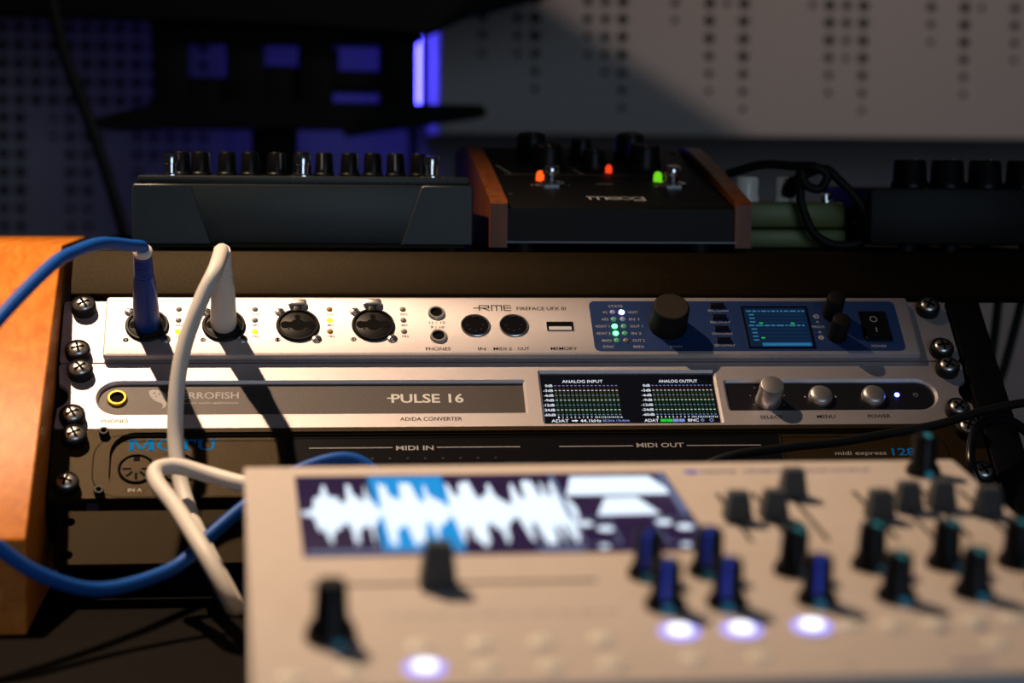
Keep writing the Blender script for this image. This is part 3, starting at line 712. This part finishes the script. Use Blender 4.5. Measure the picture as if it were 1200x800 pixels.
for ch, x0, wd in (('M', 37.4, 13.4), ('O', 51.6, 9.6), ('T', 61.4, 9.6), ('U', 71.2, 10.8)):
    g = slab(ch); g.v = [(x*wd, y*6.9, z) for x, y, z in g.v]
    part('lettering', g, INKBLUE, inn, RACK, (x0, -101.4, ZM+.06), label='bright blue slab-serif letter')
for u in (42.0, 63.4):
    s = part('din_socket', MB().lathe([(9.3, 0), (9.3, .5), (8.6, .9), (7.9, .25)], 36, cap1=False), HOLE, mot, RACK, (u, -113.4, ZM))
    part('insert', MB().lathe([(7.8, .05), (7.8, .35)], 36), BLACKMETAL, s, RACK, (u, -113.4, ZM))
    for k in range(5):
        a = R(180+45*k); c_, s_ = math.cos(a), math.sin(a)
        q = stroke([(3.2*c_, 3.2*s_), (6.2*c_, 6.2*s_)], 1.3, .42); part('contact', q, HOLE, s, RACK, (u, -113.4, ZM))
    part('key', MB().box(-1.6, 1.6, 5.0, 7.7, .3, .5), HOLE, s, RACK, (u, -113.4, ZM))
text('IN A', 38.4, 45.2, -127.6, 2.0, INKGREY, inn, RACK, ZM+.06); text('OUT B', 58.0, 67.4, -127.6, 2.0, INKGREY, inn, RACK, ZM+.06)
gp = part('gloss_window', MB().prism(rrect(116.6, 372.8, -130.5, -93.6, .8), -2.4, -1.4, .3), GLOSSBLACK, mot, RACK, label='glossy black centre window')
part('window_edge', MB().box(372.8, 374.2, -130.5, -93.6, -2.4, -1.2), JACKGREY, gp, RACK)
ZG = -1.4
text('MIDI IN', 172.4, 191.6, -102.9, 2.9, INKGREY, gp, RACK, ZG+.05, bold=.015); text('MIDI OUT', 297, 321.8, -102.2, 2.9, INKGREY, gp, RACK, ZG+.05, bold=.015)
for x0, x1 in ((128.2, 170.6), (193.2, 236.2), (256.6, 295.2), (323.4, 362.8)):
    part('printed_line', MB().box(x0, x1, -101.4, -100.9, 0, .03), INKGREY, gp, RACK, (0, 0, ZG+.03))
text('midi express', 401.4, 429.0, -108.6, 3.4, INKGREY, inn, RACK, ZM+.06, bold=.01)
text('128', 432.2, 444.6, -108.4, 5.0, INKBLUE, inn, RACK, ZM+.06, bold=.01)
lightm = MB().lathe([(.8, 0), (.8, .3)], 10).mesh('indicator')
for k in range(8): part('indicator', lightm, JACKGREY, gp, RACK, (160+k*9.0, -108.5, ZG))

# ================================================================== CABLES WITH PLUGS
def plug_parts(root, u, v, boot_mat, collar_mat):
    body = MB().lathe([(6.6, 0), (6.9, 1.5), (6.7, 14), (6.0, 30), (5.0, 38)], 32)
    b_ = part('plug_body', body, boot_mat, root, RACK, (u, -v, Z1+1.0))
    rg = []
    z = 37.0; r = 5.1
    for k in range(9):
        rg += [(r, z), (r, z+1.1), (r-.6, z+1.3), (r-.6, z+1.9)]; z += 2.0; r -= 0.06
    rg += [(4.4, z), (4.2, z+1.2)]
    part('strain_relief', MB().lathe(rg, 28), boot_mat, b_, RACK, (u, -v, Z1+1.0))
    if collar_mat: part('collar', MB().lathe([(4.9, z-1.5), (5.0, z+.6), (4.0, z+1.6)], 24), collar_mat, b_, RACK, (u, -v, Z1+1.0))
bc = thing('blue_cable', 'blue cable with a blue plug in the first socket, looping past the oak side', 'cable', (44.3, -22.6, 6), RACK)
plug_parts(bc, 44.3, 22.6, BOOTBLUE, CORDWHITE)
tip = rackpt(44.3, 22.6, 59); tip2 = rackpt(44.3, 22.6, 64)
cb = smooth([tip, tip2, (39.6, -76, 32.4), (27.5, -100, 34.3), (17.4, -125, 31.5), (7.9, -150, 25.8), (-10, -195, 4.9), (-30, -240, -23.6), (-36, -258, -55), (-4.4, -250, -88.4), (15.9, -235, -104.8), (36.9, -215, -113), (63.9, -190, -109.3), (79.1, -178, -97.8), (96.6, -165, -85), (118.0, -155, -71.6), (141.8, -150, -65), (157.1, -152, -71), (173.5, -160, -89.4), (196, -165, -120), (230, -180, -136), (300, -200, -136.6)], 10)
part('cord', MB().tube(cb, 3.15, 16), CORDBLUE, bc)
wc = thing('white_cable', 'white cable with a white plug in the second socket, doubled back by the synthesizer', 'cable', (84.3, -22.6, 6), RACK)
plug_parts(wc, 84.3, 22.6, BOOTWHITE, None)
tip = rackpt(84.3, 22.6, 58); tip2 = rackpt(84.0, 22.8, 61)
cw = smooth([tip, tip2, (81.4, -84, 20.4), (74.8, -92, 6.5), (66.6, -98, -15.9), (63.0, -104, -38.4), (62.8, -112, -62.6), (66.1, -124, -81.7), (72.8, -145, -96.9), (82.2, -172, -110.3), (91.5, -205, -121), (91.5, -222, -118.5), (79.5, -208, -99.0), (66.0, -172, -85.1), (55.9, -150, -76.3), (55.1, -140, -71.2), (64.5, -136, -70.2), (79.5, -140, -73.7), (96.1, -150, -76.8), (117.6, -160, -78.8), (150, -170, -96), (185, -190, -120), (240, -200, -135.4)], 10)
part('cord', MB().tube(cw, 4.0, 16), CORDWHITE, wc)
kc = [rackpt(*p) for p in ((560, 84, 10), (520.5, 89.2, 18), (501.4, 91.4, 20), (476.9, 97.1, 20), (452.1, 105.6, 20), (423.7, 111.7, 20), (395.4, 118.8, 22), (367.6, 125.2, 26), (330, 136, 30), (300, 150, 20))]
tag(part('black_cable', MB().tube(smooth(kc), 2.3), RUBBER), 'thin black cable slanting across the lower right rack corner', 'cable')
kc = [rackpt(*p) for p in ((510, 104, 4), (496, 98, 12), (484, 99.2, 15), (474.6, 104.5, 16), (468.6, 114.8, 16), (465.4, 128.9, 15), (470, 140, 10), (480, 156, 8))]
tag(part('black_cable', MB().tube(smooth(kc), 2.6), GLOSSBLACK), 'shiny black cable bowed over the right screws of the lowest unit', 'cable')
for k, (p, lab) in enumerate(((((606, 250, 2), (604.1, 250, -12.6), (600.8, 250, -46.5), (592, 250, -110), (580, 250, -200), (575, 250, -848)), 'left of two black cables hanging behind the shelf at the right'), (((624, 250, 2), (620.7, 250, -13.8), (609.3, 250, -60.6), (593.6, 254, -120), (590, 254, -250), (590, 254, -848)), 'right of two black cables hanging behind the shelf at the right'))):
    tag(part('black_cable', MB().tube(smooth(p), 3.2), RUBBER), lab, 'cable')

# ================================================================== PEDALS ON THE SHELF
SH = 25.4
FY = lambda y: Matrix.Translation(Vector((0, y, 0))*MM) @ Matrix.Rotation(math.pi/2, 4, 'X')       # x, z-up as y, out toward the viewer
p1 = thing('effects_pedal', 'wide slate grey effects pedal with three chrome footswitches', 'pedal', (127, 90, SH))
part('body', MB().box(34.6, 221.0, 41, 150, 29.2, 62.4, 1.2), PEDALGREY, p1)
part('top_plate', MB().box(36, 220.2, 42, 149, 62.4, 66.8, 1.0), PEDALGREY, p1)
part('end_cap', MB().prism([(33.2, 28.8), (76.8, 28.8), (65.8, 60.8), (64.2, 62.2), (34.6, 62.2), (33.2, 61)], 0, 2.2, .7), PEDALGREY, p1, FY(41.4))
part('end_cap', MB().prism([(181.6, 28.8), (222, 28.8), (222, 61), (220.6, 62.2), (194.2, 62.2), (192.6, 60.8)], 0, 2.2, .7), PEDALGREY, p1, FY(41.4))
part('base_plate', MB().box(38, 218, 44, 148, 27.2, 29.2), BLACKMETAL, p1)
for x, y in ((45, 52), (210, 52), (45, 140), (210, 140)): part('rubber_foot', MB().lathe([(6, 0), (6, 1.8)], 16), RUBBER, p1, WORLD, (x, y, SH))
fs = MB().lathe([(7.0, 0), (7.0, .6), (5.2, .8), (3.6, 1.4), (3.6, 6.4), (4.5, 6.6), (4.6, 11.2), (4.2, 12.0), (2.0, 12.2)], 28).mesh('footswitch')
for x in (54, 127, 199.6): part('footswitch', fs, CHROME, p1, WORLD, (x, 54, 66.8), label='chrome footswitch')
pk = MB().lathe([(6.2, 0), (6.2, 1.2), (5.4, 2), (5.0, 12.4), (4.2, 13.6), (2.5, 13.8)], 24).mesh('knob')
for x, hgt in ((58.1, 1), (69.2, 1), (84.3, .95), (97.5, 1), (112.7, .94), (127.4, 1.04), (140.2, .95), (155, 1), (168.4, .96), (181.8, 1), (195.7, .95)):
    k = part('knob', pk, PLASTIC, p1, WORLD, (x, 92, 66.8)); 
    part('pointer', MB().box(-.4, .4, -5.3, -4.5, 3, 13), INKGREY, k, WORLD, (x, 92, 66.8), rot=Matrix.Rotation(rnd.uniform(-2.2, 2.2)+1.4, 4, 'Z'))

p2 = thing('filter_pedal', 'black pedal with wooden sides, glowing lights and a white logo', 'pedal', (306, 140, SH))
side = [(34, 28), (34, 52.5), (36, 54.5), (70, 62.5), (120, 74), (170, 84), (185, 86.0), (200, 86), (255, 82), (258, 79), (258, 28)]
FX = Matrix(((0, 0, 1, 0), (1, 0, 0, 0), (0, 1, 0, 0), (0, 0, 0, 1)))           # (y, z) profile extruded along x
for x0, x1 in ((231.2, 241), (371.2, 380.4)): part('wood_side', MB().prism(side, x0, x1), MAHOG, p2, FX, label='reddish wooden side panel')
S = lambda y: 51+.2*(y-34)
pan = [(36, 31.6), (36, 50.0), (38.5, S(38.5)), (250, S(222)), (250, 31.6)]
pan = [(36, 31.6), (36, 50.0), (38.5, S(38.5)), (205, S(205)), (250, S(205)), (250, 31.6)]
part('metal_case', MB().prism(pan, 241.1, 371.1), PEDALBLACK, p2, FX)
part('bottom_plate', MB().box(240, 372, 33.4, 254, 30.6, 31.6), DULLSTEEL, p2)
for x, y in ((251, 42), (352, 42), (251, 240), (352, 240)): part('rubber_foot', MB().lathe([(6.2, 0), (6.4, 5)], 20), RUBBER, p2, WORLD, (x, y, SH))
TOP = Matrix.Translation(Vector((0, 34, 51))*MM) @ Matrix.Rotation(math.atan(.2), 4, 'X')     # x, along the slope, normal
nut = MB().lathe([(8.6, 0), (8.6, 1.6), (7.6, 2.0)], 6).mesh('hex_nut')
sw = MB().lathe([(5.6, 0), (5.6, 2.4), (4.0, 2.8), (4.0, 6.0), (4.8, 6.6), (4.9, 10.5), (4.0, 11.8), (2, 12.2)], 24).mesh('footswitch')
for x in (273, 345.6):
    s = part('footswitch', sw, CHROME, p2, TOP, (x, 60, 0)); part('hex_nut', nut, CHROME, s, TOP, (x, 60, 0))
ledp = MB().lathe([(2.6, 0), (2.6, 3.2), (2.0, 5), (.8, 5.8)], 16).mesh('indicator')
part('indicator', ledp, LEDORANGE, p2, TOP, (268.6, 73, 0), label='glowing orange red indicator'); part('indicator', ledp, LEDLIME, p2, TOP, (339.4, 73, 0), label='glowing green indicator')
part('indicator', MB().lathe([(2.0, 0), (2.0, 3), (1.2, 4.4), (.4, 4.8)], 14), LEDRED, p2, TOP, (313.6, 98, 0), label='glowing red indicator')
def mknob(x, y, r, h):
    k = part('knob', MB().lathe([(r, 0), (r, h*.25), (r*.96, h*.3), (r*.92, h*.92), (r*.84, h)], 28), PLASTIC, p2, TOP, (x, y, 0))
    part('cap_ring', MB().lathe([(r*.8, h), (r*.78, h+.25)], 24), JACKGREY, k, TOP, (x, y, 0))
    part('pointer', MB().box(-.4, .4, -r*.8, 0, h+.2, h+.4), INKGREY, k, TOP, (x, y, 0))
for x, y, r, h in ((278, 113, 10.4, 14), (306.4, 113, 7.4, 11), (338, 113, 10.6, 14.5), (272.5, 148, 10, 14), (304, 148, 7.2, 11), (335, 148, 10, 14.5)): mknob(x, y, r, h)
# white logo in rounded strokes
g = MB()
def arc(cx, cy, rx, ry, a0, a1, n=12): return [(cx+rx*math.cos(R(a0+(a1-a0)*k/n)), cy+ry*math.sin(R(a0+(a1-a0)*k/n))) for k in range(n+1)]
wd = 1.35
LG = [[(0, 5.2), (1.2, 5.2), (1.2, 0)], [(1.2, 4.0), (2, 5.0), (5.2, 5.0), (5.8, 4.2), (5.8, 0)], [(5.8, 4.0), (6.6, 5.0), (10, 5.0), (10.6, 4.2), (10.6, 0)],
      arc(15.4, 2.5, 3.6, 2.5, 0, 360, 18), [(13, 2.5), (17.8, 2.5)], arc(22.0, 2.5, 3.2, 2.5, 0, 360, 18), arc(29.0, 2.5, 3.2, 2.5, 0, 360, 18), [(32.4, 5.2), (32.4, -1.4), (31.4, -2.2), (26.4, -2.2)]]
for pts in LG:
    q = stroke([(x_, y_*1.35) for x_, y_ in pts], wd); g.add(q.v, q.f)
part('logo', g, INKWHITE, p2, TOP, (289.8, 20.0, .12), label='white rounded maker logo')
text('TAP TEMPO', 260.5, 284.5, 57, 3.2, INKGREY, p2, TOP, .1); text('BYPASS', 335, 352, 57, 3.2, INKGREY, p2, TOP, .1); text('LEVEL', 301, 311, 62, 3.0, INKGREY, p2, TOP, .1)
for pts in ([(247, 118), (253, 92)], [(292, 112), (297, 90)]): part('printed_line', stroke(pts, .7), INKGREY, p2, TOP, (0, 0, .1))
part('printed_line', stroke([(249, 90), (362, 90)], .5), INKGREY, p2, TOP, (0, 0, .1))
sc_ = MB().lathe([(2.2, 0), (2.2, .4), (1.4, .9)], 14).mesh('screw')
for x, y in ((247, 32), (365, 32), (247, 160), (365, 160)): part('screw', sc_, JACKGREY, p2, TOP, (x, y, 0))

p3 = thing('small_pedal', 'small green pedal with frosted knobs, behind the looped cable', 'pedal', (420, 115, SH))
part('lower_shell', MB().box(388, 451.6, 90, 190, 26.2, 37.5, 2), PEDALGREEN, p3)
part('upper_shell', MB().box(388.4, 451.2, 90.4, 189.6, 38.1, 53.6, 2.5), PEDALGREEN, p3)
for x, y in ((396, 100), (444, 100), (396, 180), (444, 180)): part('rubber_foot', MB().lathe([(5, 0), (5, .8)], 12), RUBBER, p3, WORLD, (x, y, SH))
fk = MB().lathe([(7.6, 0), (7.6, 3), (7.0, 3.4), (7.2, 13), (6.4, 14.6), (4, 15)], 16).mesh('knob')
for x in (393.4, 417.6): part('knob', fk, CLEARKNOB, p3, WORLD, (x, 104, 53.6), label='frosted pale knob')
part('footswitch', MB().lathe([(5, 0), (5, 1), (3.2, 1.4), (3.2, 4.6), (2, 5)], 20), CHROME, p3, WORLD, (441, 100, 53.6))

p4 = thing('dark_pedal', 'black box pedal with a row of black knobs at the far right of the shelf', 'pedal', (505, 110, SH))
part('body', MB().box(457, 575, 60, 170, 29.2, 63, 2), PEDALBLACK, p4)
for x, y in ((482, 68), (508, 68), (556, 68), (470, 160), (520, 160), (560, 160)): part('rubber_foot', MB().lathe([(5.5, 0), (5.5, 3.8)], 14), RUBBER, p4, WORLD, (x, y, SH))
bk_ = MB().lathe([(11.2, 0), (11.2, 2.5), (10.2, 4), (9.6, 15.2), (8.8, 16.4), (6, 16.6)], 18).mesh('knob')
for x in (485.3, 508.2, 531.2, 554.4):
    k = part('knob', bk_, PLASTIC, p4, WORLD, (x, 76, 63)); part('pointer', MB().box(-.5, .5, -9.9, -3, 16.4, 16.9), INKGREY, k, WORLD, (x, 76, 63))
pc = thing('patch_cable', 'black patch cable looped around the small green pedal', 'cable', (440, 80, SH))
loop = smooth([(383, 110, 70), (400.5, 96, 75.6), (416, 84, 75), (428, 76, 74.6), (435, 75, 69.6), (431, 76, 61.8), (423, 77, 64), (420, 79, 72), (420.6, 81, 60), (421.5, 81, 52.2), (427.6, 78, 36.6), (437, 76, 29.8), (446, 76, 28.5), (457.3, 76, 31.0), (460.2, 72, 40), (452.5, 70, 55), (441.9, 72, 66.4), (434, 76, 73.4), (424, 84, 70), (418.5, 90, 66)], 8)
part('cord', MB().tube(loop, 2.7), RUBBER, pc)
part('plug', MB().tube([(418.5, 90, 66), (417.6, 95, 62), (417.2, 97, 58)], [3.6, 4.2, 4.2]), RUBBER, pc)
part('lead', MB().tube(smooth([(452, 78, 41), (457, 74, 42), (463, 66, 43), (470, 62, 43)], 6), 2.0), RUBBER, pc)

# ================================================================== SYNTHESIZER IN FRONT
sy = thing('synthesizer', 'cream tabletop synthesizer with a bright waveform screen and black knobs', 'synthesizer', (245, -410, -140))
WI, DE = 294.0, 223.0
part('top_panel', MB().plate(rrect(0, WI, -DE, 0, 1.2), [], -2, 0), CREAM, sy, SYN)
g = MB()
pr_ = []
for b_ in (-1, -DE+1):
    p = SYN @ (Vector((1, b_, -2))*MM); pr_.append(p)
c4 = []
for a_ in (0.8, WI-.8):
    for b_ in (-.8, -DE+.8):
        p = SYN @ (Vector((a_, b_, -2.0))*MM); c4.append((p.x*1000, p.y*1000, p.z*1000))
lo = -133.0
vs = c4+[(x, y, lo) for x, y, z in c4]
g.add(vs, [(0, 1, 3, 2), (4, 6, 7, 5), (0, 4, 5, 1), (2, 3, 7, 6), (0, 2, 6, 4), (1, 5, 7, 3)])
part('case', g, CREAM, sy)
for x, y, z in c4: part('rubber_foot', MB().lathe([(7, 0), (7, 7.2)], 16), RUBBER, sy, WORLD, (x+(14 if x < 240 else -14), y+(14 if y < -400 else -14), -140))
s = part('touch_screen', MB().box(19.6, 168.2, -106.5, -14.0, 0, .6, .2), TSCREEN, sy, SYN, label='bright screen showing a white waveform')
ZS = .64
part('selection', MB().box(48.2, 77.4, -105.5, -16.2, 0, .03), TCYAN, s, SYN, (0, 0, ZS), label='cyan selected stretch of the waveform')
# waveform: one filled shape
top = []; botm = []
xs = [21+104*k/150 for k in range(151)]
rw = random.Random(3)
base = -60.0
peaks = [(21, 3), (25, 4), (26, 30), (30, 34), (35, 30), (35.6, 20), (38, 18), (38.6, 36), (43, 30), (44, 20), (45, 22), (45.5, 42), (48, 20), (50, 4), (51, 6), (51.5, 40), (56, 30), (58.5, 22), (60, 40), (65, 34), (67, 16), (68, 20), (69, 36), (74, 20), (76.5, 5), (77, 10), (77.5, 36), (82, 30), (83, 36), (87, 38), (90, 22), (92, 34), (93, 28), (94, 40), (97, 24), (101, 8), (102, 30), (104, 38), (107, 20), (108, 40), (112, 40), (114, 26), (115.5, 40), (117, 24), (119, 38), (122, 30), (124.5, 12)]
def env(x):
    for (x0, a0), (x1, a1) in zip(peaks[:-1], peaks[1:]):
        if x0 <= x <= x1: return a0+(a1-a0)*(x-x0)/max(x1-x0, 1e-6)
    return 5
g = MB(); prev = None
for i_, x in enumerate(xs):
    a_ = env(x)*(.96 if env(x) > 33 else .60); up_, dn_ = a_*rw.uniform(.85, 1.05)+1, a_*rw.uniform(.85, 1.1)+1
    cur = ((x, base+min(up_, 43), 0), (x, base-min(dn_, 43), 0))
    if prev: g.add([prev[0], prev[1], cur[1], cur[0]], [(0, 1, 2, 3)])
    prev = cur
part('waveform', g, TWHITE, s, SYN, (0, 0, ZS+.04))
part('envelope_shape', MB().add([(123.6, -42.5, 0), (166.6, -42.0, 0), (160.6, -19, 0), (128.8, -19, 0)], [(0, 1, 2, 3)]), TWHITE, s, SYN, (0, 0, ZS+.04))
part('envelope_shape', MB().add([(131.8, -67, 0), (156.2, -66.2, 0), (150.8, -45.4, 0), (138.2, -46, 0)], [(0, 1, 2, 3)]), TWHITE, s, SYN, (0, 0, ZS+.04))
for x, y in ((125.2, -76.5), (132, -82.5), (155.4, -76), (162.2, -81.5)): part('screen_dial', MB().lathe([(3.1, 0), (3.1, .03)], 18), TWHITE, s, SYN, (x, y, ZS+.04))
for x, y in ((128.2, -102), (158.4, -101.6)): part('screen_dial', MB().lathe([(1.9, 0), (1.9, .03)], 14), TWHITE, s, SYN, (x, y, ZS+.04))
part('screen_frame', MB().plate(rrect(121.5, 135.5, -99, -70, 1), [rrect(122.3, 134.7, -98.2, -70.8, .8)], 0, .03), TGREY, s, SYN, (0, 0, ZS+.02))
part('screen_frame', MB().plate(rrect(152, 166, -99, -70, 1), [rrect(152.8, 165.2, -98.2, -70.8, .8)], 0, .03), TGREY, s, SYN, (0, 0, ZS+.02))
part('screen_frame', MB().box(164.5, 167.3, -66, -15.5, 0, .03), TGREY, s, SYN, (0, 0, ZS+.02))
part('screen_frame', MB().box(120.4, 122.4, -70, -16, 0, .03), TGREY, s, SYN, (0, 0, ZS+.02))
part('screen_footer', MB().box(21, 76, -105.9, -101.8, 0, .03), TGREY, s, SYN, (0, 0, ZS+.01)); part('screen_footer', MB().box(104, 121, -105.6, -100.5, 0, .03), TGREY, s, SYN, (0, 0, ZS+.01))
# wide fader
sl = part('fader_slot', MB().box(19.8, 119.8, -136, -133.6, 0, .05), SLOTGREY, sy, SYN)
def fader(x, y, w_, d_, h_):
    tp = .72
    g = MB().loops([[(-w_/2, -d_/2, .5), (w_/2, -d_/2, .5), (w_/2, d_/2, .5), (-w_/2, d_/2, .5)], [(-w_/2, -d_/2, 2.5), (w_/2, -d_/2, 2.5), (w_/2, d_/2, 2.5), (-w_/2, d_/2, 2.5)],
                    [(-w_/2*tp, -d_/2*tp, h_), (w_/2*tp, -d_/2*tp, h_), (w_/2*tp, d_/2*tp, h_), (-w_/2*tp, d_/2*tp, h_)]])
    f = part('fader_cap', g, FADERCAP, sy, SYN, (x, y, 0))
    part('grip_line', MB().box(-w_/2*tp, w_/2*tp, -.3, .3, h_, h_+.15), INKGREY, f, SYN, (x, y, 0))
fader(64.0, -138, 12.5, 9, 16.0)
for x, y in ((184, -74), (198.4, -72.6), (212.8, -46.4), (239.4, -74.4), (253.6, -65), (267.6, -63.4), (283, -72.4)):
    part('fader_slot', MB().box(x-.95, x+.95, -98, -40, 0, .05), SLOTGREY, sy, SYN)
    fader(x, y, 10.2, 8.4, 11.5)
kp = MB().lathe([(7.2, .4), (7.2, 1.6), (6.6, 3.2), (5.2, 5.0), (4.8, 15.4), (4.3, 16.6), (3.4, 16.9)], 24).mesh('knob')
kp_big = MB().lathe([(8.4, .4), (8.4, 2.0), (7.6, 5.0), (5.6, 7.5), (5.0, 18.6), (4.5, 19.8), (3.5, 20)], 24).mesh('knob')
def knob(x, y, me, pm=PTRCYAN, ang=0.0, h=16.9, r=7.2, line=False):
    k = part('knob', me, PLASTIC, sy, SYN, (x, y, 0))
    rt_ = Matrix.Rotation(ang, 4, 'Z')
    part('skirt_mark', MB().add([(-1.7, -r-.25, .4), (1.7, -r-.25, .4), (1.7, -r-.2, 1.8), (1.5, -r+.75, 3.2), (-1.5, -r+.75, 3.2), (-1.7, -r-.2, 1.8)], [(0, 1, 2, 5), (5, 2, 3, 4)]), PTRCYAN, k, SYN, (x, y, 0), rot=rt_)
    part('pointer', MB().box(-1.0, 1.0, -4.6, .5, h-.1, h+.2), pm, k, SYN, (x, y, 0), rot=rt_)
    if line: part('pointer_line', MB().box(-1.7, .1, -5.6, -4.0, 4.6, h), PTRBLUE, k, SYN, (x, y, 0), rot=rt_, label='blue pointer line')
for x, y, ln, an in ((138, -132, 1, -.25), (138.2, -162, 1, -.1), (159.8, -130.6, 1, -.2), (159.4, -161.4, 1, -.2), (190.4, -131, 0, .4), (190.9, -160, 1, -.1), (219.8, -127.4, 0, .35), (219.3, -158.5, 0, .1), (247.4, -127, 0, .5), (247.6, -156, 0, .15), (273.8, -127.2, 0, .3), (275.4, -153.6, 0, .2)):
    knob(x, y, kp, PTRBLUE if ln else PTRCYAN, an, line=bool(ln))
knob(275.2, -18.6, kp, PTRCYAN, .05); knob(25.3, -183.6, kp_big, FADERCAP, .25, 20, 8.4)
bcore = MB().lathe([(3.6, 0), (3.6, .9), (2.8, 1.2)], 22).mesh('lit_button'); brim = MB().lathe([(6.6, 0), (6.6, .5), (3.6, .7)], 24).mesh('halo_ring')
for x, y in ((53, -208.6), (138.4, -183.6), (159.2, -183.2), (183.2, -181.6)):
    b_ = part('lit_button', bcore, BTNCORE, sy, SYN, (x, y, .6), label='button glowing white'); part('painted_halo', brim, BTNHALO, b_, SYN, (x, y, 0))
bu = MB().lathe([(4.2, 0), (4.2, .5), (3.6, .9), (1.5, 1.0)], 18).mesh('button')
for x, y in ((11.4, -214), (30, -209), (53, -190.8), (72.5, -189.4), (72.2, -209.2), (92, -189.4), (91.9, -209.6), (112, -187.4), (111.4, -208.9), (138.1, -206.4), (159.3, -206.2), (196.1, -181), (210.5, -181.6), (225.3, -180.9), (239.1, -179.6), (253.1, -178.2), (268, -178), (240, -199.6)):
    part('button', bu, CREAMBTN, sy, SYN, (x, y, 0))
text('tasty chips electronics', 183.4, 254.4, -14.8, 4.4, INKNAVY, sy, SYN, .05, bold=.03)
part('logo_mark', MB().prism([(176.6, -13.8), (179.4, -15.2), (182.6, -14.8), (182.4, -11.2), (179.6, -10.2), (177, -11)], 0, .05), PTRBLUE, sy, SYN, label='blue maker emblem')
g = MB()
x = 44.5
while x < 120: wd_ = rnd.uniform(3, 9); g.box(x, x+wd_, -166, -163.8, 0, .04); x += wd_+1.6
part('printed_legend', g, INKGREY, sy, SYN)
for cx, cy, wd_ in ((72, -197.6, 6), (92, -197, 7), (112, -195.6, 6), (115, -216, 5), (92, -217, 5), (160, -196, 12), (183, -190.6, 12), (187, -215, 6), (210, -188.5, 4), (226, -188, 4), (240, -186.5, 4), (226.6, -214.6, 13)):
    part('printed_legend', MB().box(cx-wd_/2, cx+wd_/2, cy-1, cy+1, 0, .04), INKGREY if cx < 220 else INKNAVY, sy, SYN)
